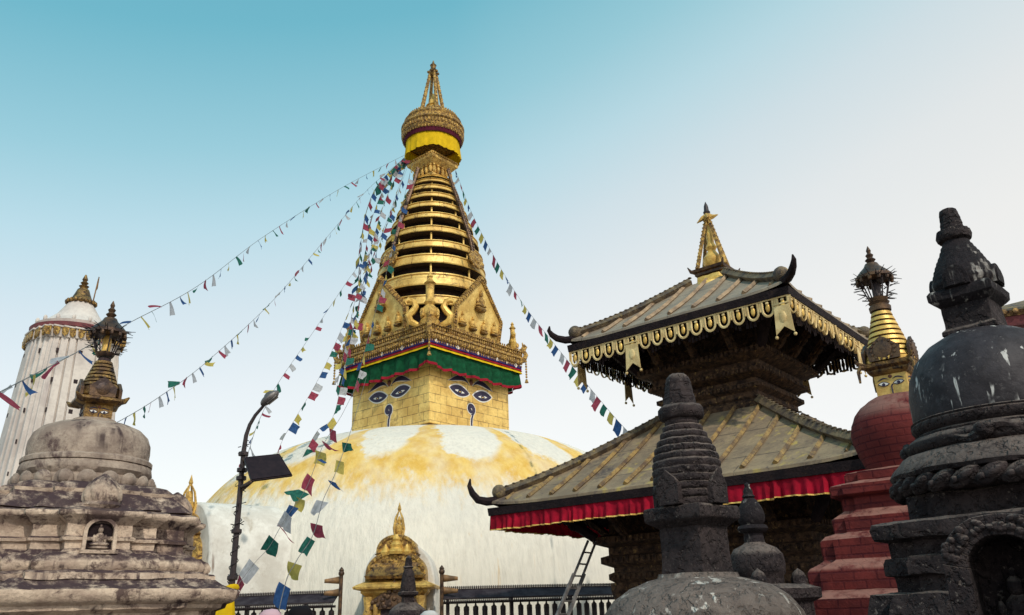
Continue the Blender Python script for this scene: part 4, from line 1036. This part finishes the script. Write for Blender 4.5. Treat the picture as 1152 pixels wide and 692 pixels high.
q = MB(); q.lathe([(.095, 2.13), (.09, 2.23), (.13, 2.245), (.147, 2.27), (.13, 2.30), (.1, 2.31), (.125, 2.34), (.13, 2.40), (.11, 2.47), (.07, 2.54), (.05, 2.56), (.065, 2.575), (.045, 2.60), (.048, 2.625), (.025, 2.67), (.03, 2.69), (.0, 2.715)], 24); q.rough(.05, .003, 12); part('spire', q, 'spire_stone', sm, 50)

# ------------------------------------------------------------------ red brick stupa
RX, RY = 4.373, 9.0
rs = thing('brick_stupa', 'red painted brick stupa with gilded ringed spire and spiked lantern on top', 'stupa', (RX, RY, 0), radians(-39))
q = MB(); RP = redent(.56, [(.42, .06)])
q.loft(RP, [(.55, 0), (.55, 1.36), (.60, 1.40), (.62, 1.62), (.56, 1.66), (.42, 1.70), (.42, 1.88), (.40, 1.92), (.30, 1.98), (.28, 2.0), (.28, 2.2), (.24, 2.24), (.16, 2.27), (.16, 2.42), (.08, 2.48), (.06, 2.50), (.06, 2.62), (.14, 2.66), (.14, 2.76), (.04, 2.79), (-.0, 2.80), (-.0, 2.90), (-.14, 2.93)])
q.rough(.1, .005, 7); part('plinth', q, 'red_brick', rs, 40, .004)
q = MB(); q.lathe([(.44, 2.88), (.47, 2.98), (.52, 3.12), (.56, 3.26), (.572, 3.36), (.555, 3.46), (.50, 3.57), (.42, 3.66), (.33, 3.72), (.26, 3.755), (.2, 3.76)], 56); q.rough(.08, .006, 6); part('dome', q, 'red_brick_dome', rs, 50)
q = MB(); q.loft(square(.175), [(0, 3.74), (0, 4.0)]); hb = part('eye_box', q, 'eye_gold', rs, 0, .006)
ef = MB()
for k in range(4): eyes_small(ef, k, .177, .32, 3.885)
part('painted_eyes', ef, ['navy_paint', 'white_paint', 'red_dot'], hb, 0)
q = MB(); q.loft(square(.175), [(.0, 3.995), (.03, 4.01), (.05, 4.04), (.05, 4.06), (.09, 4.09), (.10, 4.13), (.03, 4.15), (-.02, 4.16)])
for k in range(4):
    M = Matrix.Rotation(k*pi/2-pi/4, 4, 'Z'); q.tube([(.30, 0, 4.10), (.39, 0, 4.10), (.42, 0, 4.05), (.42, 0, 3.92)], [.035, .03, .02, .012], 6, M); q.tube([(.34, 0, 4.12), (.41, 0, 4.15), (.44, 0, 4.2)], [.03, .02, .006], 6, M)
part('cornice', q, 'gilt_dark', rs, 30)
q = MB()
for i in range(9):
    f = i/9; r = .268-.165*f; z = 4.20+.60*f; q.lathe([(r-.05, z), (r, z+.004), (r-.014, z+.046), (r-.05, z+.048)], 40, cap=False)
q.lathe([(.27, 4.15), (.275, 4.19), (.24, 4.2)], 40); q.mi = 1; q.lathe([(.245, 4.18), (.075, 4.84)], 32); cone = part('spire', q, ['gilt_bright', 'dark_core'], rs)
for k in range(4):
    t_ = MB(); M = faceM(k, .235, 4.15); torana_plate(t_, M, .36, .28, .14, .03); t_.lathe([(.10, 0), (.1, .012), (.06, .02), (0, .024)], 14, M=M @ Matrix.Translation((0, .12, .03)))
    for i in range(14): a = 2*pi*i/14; t_.ell((.13*cos(a), .12+.11*sin(a), .03), (.02, .02, .015), 5, 4, M)
    part('shield', t_, 'bronze', cone)
q = MB(); q.lathe([(.12, 4.80), (.125, 4.85), (.10, 4.88), (.12, 4.91), (.09, 4.93)], 16); part('spire_neck', q, 'bronze', rs)
lantern(rs, 4.93, 1.03, 8, 'black_metal')

# ------------------------------------------------------------------ right dark stupa
DX, DY = 2.545, 4.2
dk = thing('stone_stupa', 'tall black stone stupa at the right edge, glossy bell dome streaked with white', 'stupa', (DX, DY, 0), radians(-46))
q = MB(); q.lathe([(.39, 2.43), (.405, 2.45), (.408, 2.50), (.405, 2.62), (.385, 2.72), (.34, 2.81), (.268, 2.885), (.18, 2.935), (.1, 2.945)], 80); q.rough(.1, .003, 5); part('dome', q, 'bell_stone', dk, 60)
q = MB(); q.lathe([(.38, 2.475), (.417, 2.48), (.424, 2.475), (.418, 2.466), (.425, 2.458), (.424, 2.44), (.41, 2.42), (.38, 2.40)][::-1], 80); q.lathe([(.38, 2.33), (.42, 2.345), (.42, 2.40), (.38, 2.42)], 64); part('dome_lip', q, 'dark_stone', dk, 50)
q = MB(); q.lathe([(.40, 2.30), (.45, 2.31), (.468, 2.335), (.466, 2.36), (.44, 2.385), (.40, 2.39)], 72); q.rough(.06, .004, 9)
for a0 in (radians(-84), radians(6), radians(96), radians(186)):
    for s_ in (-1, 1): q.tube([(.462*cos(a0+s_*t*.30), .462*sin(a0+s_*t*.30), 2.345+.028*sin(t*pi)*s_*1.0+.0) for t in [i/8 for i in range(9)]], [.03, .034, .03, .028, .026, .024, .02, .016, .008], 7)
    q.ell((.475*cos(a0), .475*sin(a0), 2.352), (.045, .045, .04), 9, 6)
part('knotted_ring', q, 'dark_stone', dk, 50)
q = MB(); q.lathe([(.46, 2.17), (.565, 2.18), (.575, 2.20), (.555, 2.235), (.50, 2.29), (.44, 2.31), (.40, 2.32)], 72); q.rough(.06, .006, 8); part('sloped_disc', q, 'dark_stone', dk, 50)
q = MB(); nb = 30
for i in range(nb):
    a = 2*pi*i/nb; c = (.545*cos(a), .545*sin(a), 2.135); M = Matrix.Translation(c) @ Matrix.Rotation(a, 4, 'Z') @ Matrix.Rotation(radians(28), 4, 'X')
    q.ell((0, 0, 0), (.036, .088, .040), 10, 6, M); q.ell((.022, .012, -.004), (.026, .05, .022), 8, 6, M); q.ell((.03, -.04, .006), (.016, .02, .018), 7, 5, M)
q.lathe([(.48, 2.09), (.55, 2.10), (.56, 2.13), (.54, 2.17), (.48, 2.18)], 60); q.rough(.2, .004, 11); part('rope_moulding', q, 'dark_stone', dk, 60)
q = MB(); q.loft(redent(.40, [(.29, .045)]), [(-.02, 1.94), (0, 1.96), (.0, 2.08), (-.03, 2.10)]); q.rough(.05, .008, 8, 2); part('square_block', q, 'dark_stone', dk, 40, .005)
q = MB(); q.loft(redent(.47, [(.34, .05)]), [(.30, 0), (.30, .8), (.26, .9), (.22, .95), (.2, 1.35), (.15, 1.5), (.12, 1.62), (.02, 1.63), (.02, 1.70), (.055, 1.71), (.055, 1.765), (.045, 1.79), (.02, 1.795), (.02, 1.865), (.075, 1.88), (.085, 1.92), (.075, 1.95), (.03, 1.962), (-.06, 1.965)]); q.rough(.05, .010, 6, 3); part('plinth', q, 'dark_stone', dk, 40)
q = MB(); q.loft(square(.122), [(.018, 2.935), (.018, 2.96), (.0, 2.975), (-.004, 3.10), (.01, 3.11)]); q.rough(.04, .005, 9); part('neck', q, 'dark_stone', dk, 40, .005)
q = MB(); q.loft(square(.13), [(-.015, 3.095), (.01, 3.115), (.030, 3.135), (.033, 3.175), (.02, 3.195), (-.03, 3.20)]); q.rough(.04, .005, 9); part('collar', q, 'spire_stone', dk, 40, .005)
q = MB(); pr_ = [(.158, 3.19), (.174, 3.22)]
for i in range(10):
    f0 = i/10; r = .178-.115*(f0**1.1); z = 3.235+.265*f0; pr_ += [(r, z), (r-.005, z+.02), (r-.010, z+.0245)]
q.lathe(pr_+[(.055, 3.51)], 48); q.rough(.05, .004, 12); sp = part('ringed_spire', q, 'spire_stone', dk, 50)
for k in range(4):
    t_ = MB(); M = faceM(k, .142, 3.19); t_.prism(fix([(-.066, 0)]+[(-.066*cos(pi*i/10), .045+.075*sin(pi*i/10)) for i in range(11)]+[(.066, 0)]), M, .028)
    t_.prism(fix([(-.045, .005)]+[(-.045*cos(pi*i/10), .045+.05*sin(pi*i/10)) for i in range(11)]+[(.045, .005)]), M @ Matrix.Translation((0, 0, .028)), .008)
    t_.rough(.03, .003, 20, k); part('shield', t_, 'spire_stone', sp, 50)
q = MB(); q.lathe([(.06, 3.50), (.083, 3.51), (.09, 3.535), (.083, 3.565), (.06, 3.575)], 28, rfun=lambda a, z: 1+.05*abs(sin(a*6))); q.rough(.04, .004, 14); part('ring_collar', q, 'dark_stone', dk, 50)
q = MB(); q.lathe([(.062, 3.57), (.058, 3.60), (.06, 3.603), (.054, 3.635), (.056, 3.638), (.05, 3.67), (.051, 3.673), (.045, 3.70), (.02, 3.712)], 10); q.rough(.04, .004, 14); part('finial', q, 'dark_stone', dk, 30)
# niche on the plinth, arched frame with a small seated figure
NP = at(1140, 640, 3.05); 
nz = at(1110, 580, 3.05).z
nt = thing('stone_niche', 'black stone niche with carved arch and seated figure, before the tall black stupa', 'niche', (NP.x+.03, 3.12, 0), radians(-34))
fr = MB(); hw = .20; spr = nz-.16
prof_o = [(-hw*.92, 0)]+[(-hw*1.0*cos(pi*i/16), spr+.165*sin(pi*i/16)) for i in range(17)]+[(hw*.92, 0)]
prof_i = [(-hw*.58, 0)]+[(-hw*.60*cos(pi*i/16), spr-.02+.11*sin(pi*i/16)) for i in range(17)]+[(hw*.58, 0)]
for i in range(len(prof_o)-1): fr.prism(fix([prof_o[i], prof_i[i], prof_i[i+1], prof_o[i+1]]), faceM(0, -.12, 0), .26)
rn = random.Random(4)
for i in range(60):
    a = rn.uniform(.1, pi-.1); rr = rn.uniform(.72, 1.0); fr.ell((hw*rr*cos(a), spr+.15*rr*sin(a), .138), (.017, .015, .014), 6, 5, faceM(0, 0, 0))
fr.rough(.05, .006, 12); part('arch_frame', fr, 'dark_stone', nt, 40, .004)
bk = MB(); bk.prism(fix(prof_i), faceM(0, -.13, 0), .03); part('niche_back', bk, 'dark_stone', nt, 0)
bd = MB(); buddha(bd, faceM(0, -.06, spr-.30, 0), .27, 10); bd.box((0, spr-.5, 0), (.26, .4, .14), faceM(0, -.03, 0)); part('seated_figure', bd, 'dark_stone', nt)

# ------------------------------------------------------------------ gilded roof corner of a building far right
gb = thing('roofed_building', 'building with a golden brown roof peeking out behind the tall black stupa', 'building', (10.4, 13.5, 0), radians(-20))
gz_ = at(1140, 356, 12.2).z
q = MB(); q.loft(square(1.9), [(0, 0), (0, gz_-.3)]); part('wall', q, 'white_plaster', gb, 0)
q = MB(); q.loft(square(2.1), [(.1, gz_-.28), (.25, gz_-.24), (.3, gz_-.10), (.2, gz_-.08)]); part('eave', q, 'maroon', gb, 0)
q = MB(); q.loft(square(2.1), [(.32, gz_-.10), (.36, gz_-.02), (.30, gz_+.03), (-.5, gz_+.36), (-1.8, gz_+.9)])
for k in range(4):
    for i in range(30): q.ell(((-1+2*(i+.5)/30)*2.4, gz_-.03, .02), (.06, .06, .04), 6, 4, faceM(k, 2.42))
part('roof', q, 'gilt_dark', gb, 30)

# ------------------------------------------------------------------ people seen only by the tops of their heads
def person(label, p, rz, hat, shirt):
    H_ = p.z+.02
    r0 = thing('person', label, 'person', (p.x, p.y, 0), rz)
    me = bpy.data.meshes.new('body'); s = H_/1.72
    V = [(0, 0, .95), (0, 0, 1.2), (0, .0, 1.40), (0, 0, 1.47), (0, -.02, 1.56), (0, -.02, 1.64),
         (.10, 0, .88), (.11, -.01, .48), (.11, .02, .08), (.11, -.12, .04), (-.10, 0, .88), (-.11, -.01, .48), (-.11, .02, .08), (-.11, -.12, .04),
         (.19, 0, 1.38), (.25, .02, 1.10), (.25, -.05, .86), (.25, -.07, .76), (-.19, 0, 1.38), (-.25, .02, 1.10), (-.25, -.05, .86), (-.25, -.07, .76)]
    Ed = [(0, 1), (1, 2), (2, 3), (3, 4), (4, 5), (0, 6), (6, 7), (7, 8), (8, 9), (0, 10), (10, 11), (11, 12), (12, 13), (2, 14), (14, 15), (15, 16), (16, 17), (2, 18), (18, 19), (19, 20), (20, 21)]
    Rr = [.15, .14, .13, .06, .09, .085, .10, .07, .05, .04, .10, .07, .05, .04, .07, .055, .04, .035, .07, .055, .04, .035]
    me.from_pydata([Vector(v)*s for v in V], Ed, []); me.materials.append(MATS[shirt])
    o = bpy.data.objects.new('body', me); COL.objects.link(o); o.parent = r0
    sk = o.modifiers.new('skin', 'SKIN'); lay = me.skin_vertices[0] if me.skin_vertices else None
    if lay is None: return r0
    for i, r in enumerate(Rr): lay.data[i].radius = (r*s, r*s)
    lay.data[0].use_root = True
    o.modifiers.new('sub', 'SUBSURF').levels = 1; o.modifiers['sub'].render_levels = 2
    h = MB(); h.lathe([(.098*s, H_-.16*s), (.106*s, H_-.10*s), (.095*s, H_-.04*s), (.055*s, H_-.008*s), (0.005, H_)], 18, (0, -.01)); h.rough(.05, .006, 18)
    part('hair' if hat == 'hair' else 'head_cover', h, hat, r0, 60)
    return r0
def skin_layer(me):
    pass
# (skin layer is created with the modifier; see person())
person('person with black hair, only the top of the head showing beside the lamp post', at(338, 684, 7), .2, 'hair', 'shirt')
person('person in a pink head cover, just showing between lamp post and black-haired person', at(305, 688, 7.4), -.3, 'pink_cloth', 'shirt')
person('person in a pale cap, just showing below the pennant post right of the shrine', at(483, 689, 9), .1, 'pale_cloth', 'trousers')

# ------------------------------------------------------------------ prayer flags
FC = ['flag_blue', 'flag_white', 'flag_red', 'flag_green', 'flag_yellow']
SHAPES = {}
for ci, c in enumerate(FC):
    for v in range(7):
        q = MB(); rn = random.Random(v*31+ci); rows = []; n = 7
        bend = rn.uniform(-1.5, 1.5); curl = rn.uniform(-2.2, 2.2); ph = rn.uniform(0, 6); skew = rn.uniform(-.7, .7)
        if v < 2: bend *= .25; curl *= .2; skew *= .2
        for i in range(n+1):
            t = i/n; rows.append([])
            for j in range(n+1):
                u = j/n-.5
                x = u*(1-.12*t*abs(bend)); y = .22*bend*t*t+.10*sin(u*5*curl+ph+2*t)*t+.16*curl*u*t; z = -t*(1-.16*abs(bend)*t)+.05*sin(u*6+ph)*t
                rows[-1].append((x+skew*t*.55, y, z))
        q.grid(rows)
        me = bpy.data.meshes.new('flag'); q.bm.to_mesh(me); q.bm.free(); me.materials.append(MATS[c]); me.polygons.foreach_set('use_smooth', [True]*len(me.polygons)); SHAPES[(ci, v)] = me
def flag_string(label, knots, n, size, seed, start=0, face=0., wind=.6, calm=False, side=0., c0=0, spots=None):
    "knots: (x, y, depth) along the rope"
    rn = random.Random(seed)
    P = [at(*k) for k in knots]
    # smooth polyline (Catmull-Rom)
    D = []
    for i in range(len(P)-1):
        p0, p1, p2, p3 = P[max(i-1, 0)], P[i], P[i+1], P[min(i+2, len(P)-1)]
        for j in range(16):
            t = j/16; D.append(.5*((2*p1)+(p2-p0)*t+(2*p0-5*p1+4*p2-p3)*t*t+(3*p1-p0-3*p2+p3)*t**3))
    D.append(P[-1])
    org = D[0].copy(); r0 = thing('prayer_flag_string', label, 'prayer flags', org, 0, 'strings of prayer flags hung from the golden spire')
    q = MB(); q.tube([p-org for p in D], .006, 4); part('rope', q, 'steel', r0, 0)
    acc = [0]
    pxl = lambda p: Vector(((p-EYE).dot(rt), (p-EYE).dot(up)))*(FPX/(p-EYE).dot(fwd))
    Q = [pxl(p) for p in D]
    for i in range(1, len(D)): acc.append(acc[-1]+.6*(Q[i]-Q[i-1]).length+.4*30*(D[i]-D[i-1]).length)
    tot = acc[-1]
    if spots: n = len(spots)
    for i in range(n):
        s = tot*(i+.5+rn.uniform(-.12, .12)*(not calm))/n
        if spots:
            sx_, sy_, _c = spots[i]; tv = Vector((sx_-576, 346-sy_)); jj = min(range(len(Q)-1), key=lambda q: (Q[q]-tv).length); s = acc[jj]
        if s < tot*start: continue
        j = max(x for x in range(len(acc)-1) if acc[x] <= s); f = (s-acc[j])/(acc[j+1]-acc[j])
        p = D[j].lerp(D[j+1], f); d_ = (D[j+1]-D[j]).normalized()
        me = SHAPES[(spots[i][2] if spots else (i+c0) % 5, rn.randrange(0, 3) if calm else rn.randrange(2, 7) if spots else rn.randrange(7))]
        o = bpy.data.objects.new('flag', me); COL.objects.link(o); o.parent = r0
        x = (d_+Vector((side*rn.uniform(.6, 1.4), 0, 0))).normalized(); z = Vector((0, 0, 1)); y = z.cross(x)
        if y.length < .1: y = Vector((0, 1, 0))
        y.normalize(); z = x.cross(y)
        B = Matrix((x, y, z)).transposed()
        sw = Matrix.Rotation(rn.gauss(face, wind), 3, 'X')
        ss = size*rn.uniform(.85, 1.15)
        o.matrix_parent_inverse = Matrix.Identity(4)
        o.matrix_local = Matrix.Translation(p-org) @ (B @ sw).to_4x4() @ Matrix.Diagonal((ss, ss, ss*.95, 1))
    return r0
T0 = 33.0
flag_string('highest long flag string, from the spire past the left spiked lantern', [(456, 174, T0), (385, 211, 28), (300, 264, 22), (225, 320, 17), (146, 363, 13), (87, 396, 10.5), (45, 418, 9), (-10, 446, 7.5)], 48, .26, 1, c0=0, side=.3)
flag_string('long flag string sweeping from the spire down behind the lantern spire, second highest', [(455, 178, T0), (415, 212, 30), (372, 262, 26), (310, 335, 22), (235, 405, 18), (180, 446, 15.5), (134, 474, 14), (100, 490, 13), (50, 570, 11)], 66, .25, 2, c0=2, side=.3)
flag_string('flag string dropping from the spire to the left behind the head of the lamp post', [(457, 182, T0), (437, 250, 31), (391, 316, 28), (350, 377, 25.5), (313, 431, 23), (292, 472, 19.5), (280, 507, 17), (271, 540, 15.05)], 36, .24, 3, start=.25, c0=4)
flag_string('flag string from the spire ending at the dome edge, right of the lamp head', [(458, 184, T0), (430, 262, 30), (398, 338, 28), (363, 417, 27), (332, 471, 26.5), (318, 495, 26.5), (302, 535, 27)], 34, .28, 4, start=.1, c0=1)
flag_string('flag string hanging past the left corner of the green drape towards the dome', [(459, 186, T0), (425, 280, 30), (403, 345, 28), (384, 432, 27), (374, 470, 27), (357, 485, 27), (340, 515, 27)], 36, .30, 5, start=.05, c0=3)
flag_string('dense string of square flags curving down left of the ringed spire', [(454, 178, T0), (425, 208, 32), (411, 242, 31), (405, 285, 30), (403, 320, 29)], 30, .36, 6, calm=True, wind=.3, c0=0)
flag_string('string of flags between the dense square flags and the corner of the gilded plaque', [(455, 179, T0), (432, 212, 32), (418, 248, 31), (409, 292, 30), (399, 340, 29), (388, 392, 28), (378, 440, 27)], 46, .30, 16, wind=.7, c0=3)
flag_string('string of small flags between the dense square flags and the ringed spire', [(456, 180, T0), (438, 214, 32), (424, 254, 31), (414, 295, 30), (405, 335, 29), (395, 385, 28)], 44, .31, 7, wind=.6, c0=2)
flag_string('string of flags lying against the left edge of the ringed spire and plaque', [(464, 184, 32.2), (454, 225, 31.3), (444, 268, 30.4), (434, 310, 29.6), (424, 345, 28.9), (412, 388, 28.2), (404, 420, 27.8), (396, 446, 27.5)], 30, .32, 8, c0=4, wind=.8)
flag_string('crowded string of large flags slanting over the white dome to the lamp post foot', [(408, 420, 25), (385, 466, 21), (364, 500, 19), (345, 548, 17.5), (320, 585, 16.5), (303, 615, 15.9), (286, 634, 15.5), (260, 668, 15)], 27, .33, 9, wind=.6, side=1.2, spots=[(372, 483, 2), (365, 497, 2), (358, 508, 4), (353, 516, 0), (349, 537, 2), (341, 552, 3), (337, 561, 4), (333, 570, 0), (327, 580, 1), (317, 595, 2), (308, 606, 3), (287, 634, 1), (274, 652, 2)])
flag_string('sparse string of large flags over the white dome, right of the crowded slanting one', [(412, 425, 25), (396, 480, 19), (384, 515, 16.5), (374, 540, 15), (363, 564, 14), (352, 602, 12.6), (333, 632, 11.8), (318, 668, 11), (280, 860, 8.5)], 14, .28, 10, wind=.6, side=1.4, spots=[(389, 497, 3), (381, 518, 4), (373, 541, 0), (363, 564, 1), (355, 590, 2), (349, 607, 3), (332, 634, 4), (322, 660, 0)])
flag_string('string of pale square flags running right from the spire behind the pagoda', [(512, 190, T0), (531, 240, 31), (560, 296, 29), (590, 344, 27), (622, 385, 25), (660, 432, 23), (692, 470, 21.5), (712, 492, 20.8), (770, 560, 19.5)], 44, .34, 11, calm=True, wind=.25, c0=0)

# ------------------------------------------------------------------ light and sky
SUN_EL, SUN_AZ = radians(42), radians(24)     # azimuth to the right of straight behind the camera
sd = Vector((sin(SUN_AZ)*cos(SUN_EL), -cos(SUN_AZ)*cos(SUN_EL), sin(SUN_EL)))
sl = bpy.data.lights.new('sun', 'SUN'); sl.energy = 2.3; sl.angle = radians(1.2); sl.color = (1., .93, .80)
so = bpy.data.objects.new('sun', sl); COL.objects.link(so); so.rotation_euler = (-sd).to_track_quat('-Z', 'Y').to_euler(); so.location = (10, -10, 30)
W = bpy.data.worlds.new('World'); S.world = W; W.use_nodes = True
k = NT(W.node_tree); bg = W.node_tree.nodes['Background']; out = W.node_tree.nodes['World Output']
sky = k.n.new('ShaderNodeTexSky'); sky.sky_type = 'NISHITA'; sky.sun_disc = False; sky.sun_elevation = SUN_EL
sky.sun_rotation = atan2(sd.x, sd.y); sky.air_density = 1.0; sky.dust_density = 1.5; sky.ozone_density = 1.0
k.l.new(sky.outputs[0], bg.inputs[0]); bg.inputs[1].default_value = .05
tc = k.n.new('ShaderNodeTexCoord'); x, y, z = k.sep(tc.outputs['Generated'])[0:3]
h = k.math('SUBTRACT', z, k.math('MULTIPLY', k.math('MAXIMUM', k.math('ADD', x, .06), 0.), .34))
h = k.math('ADD', h, k.math('MULTIPLY', k.math('MAXIMUM', k.math('MULTIPLY', x, -1.), 0.), .16))
cr = k.n.new('ShaderNodeValToRGB'); k.l.new(h, cr.inputs[0])
el = cr.color_ramp.elements; el[0].position = .0; el[0].color = (.80, .755, .68, 1); el[1].position = .95; el[1].color = (.03, .25, .34, 1)
for p_, c in ((.18, (.785, .75, .67)), (.30, (.705, .71, .66)), (.40, (.575, .655, .645)), (.48, (.43, .61, .63)), (.56, (.27, .52, .56)), (.67, (.12, .405, .47))):
    e = el.new(p_); e.color = c+(1,)
bg2 = k.n.new('ShaderNodeBackground'); k.l.new(cr.outputs[0], bg2.inputs[0]); bg2.inputs[1].default_value = 1.
ad = k.n.new('ShaderNodeAddShader'); k.l.new(bg.outputs[0], ad.inputs[0]); k.l.new(bg2.outputs[0], ad.inputs[1]); k.l.new(ad.outputs[0], out.inputs[0])
S.view_settings.view_transform = 'Standard'; S.view_settings.look = 'None'; S.view_settings.exposure = 0; S.view_settings.gamma = 1
S.view_settings.use_curve_mapping = False
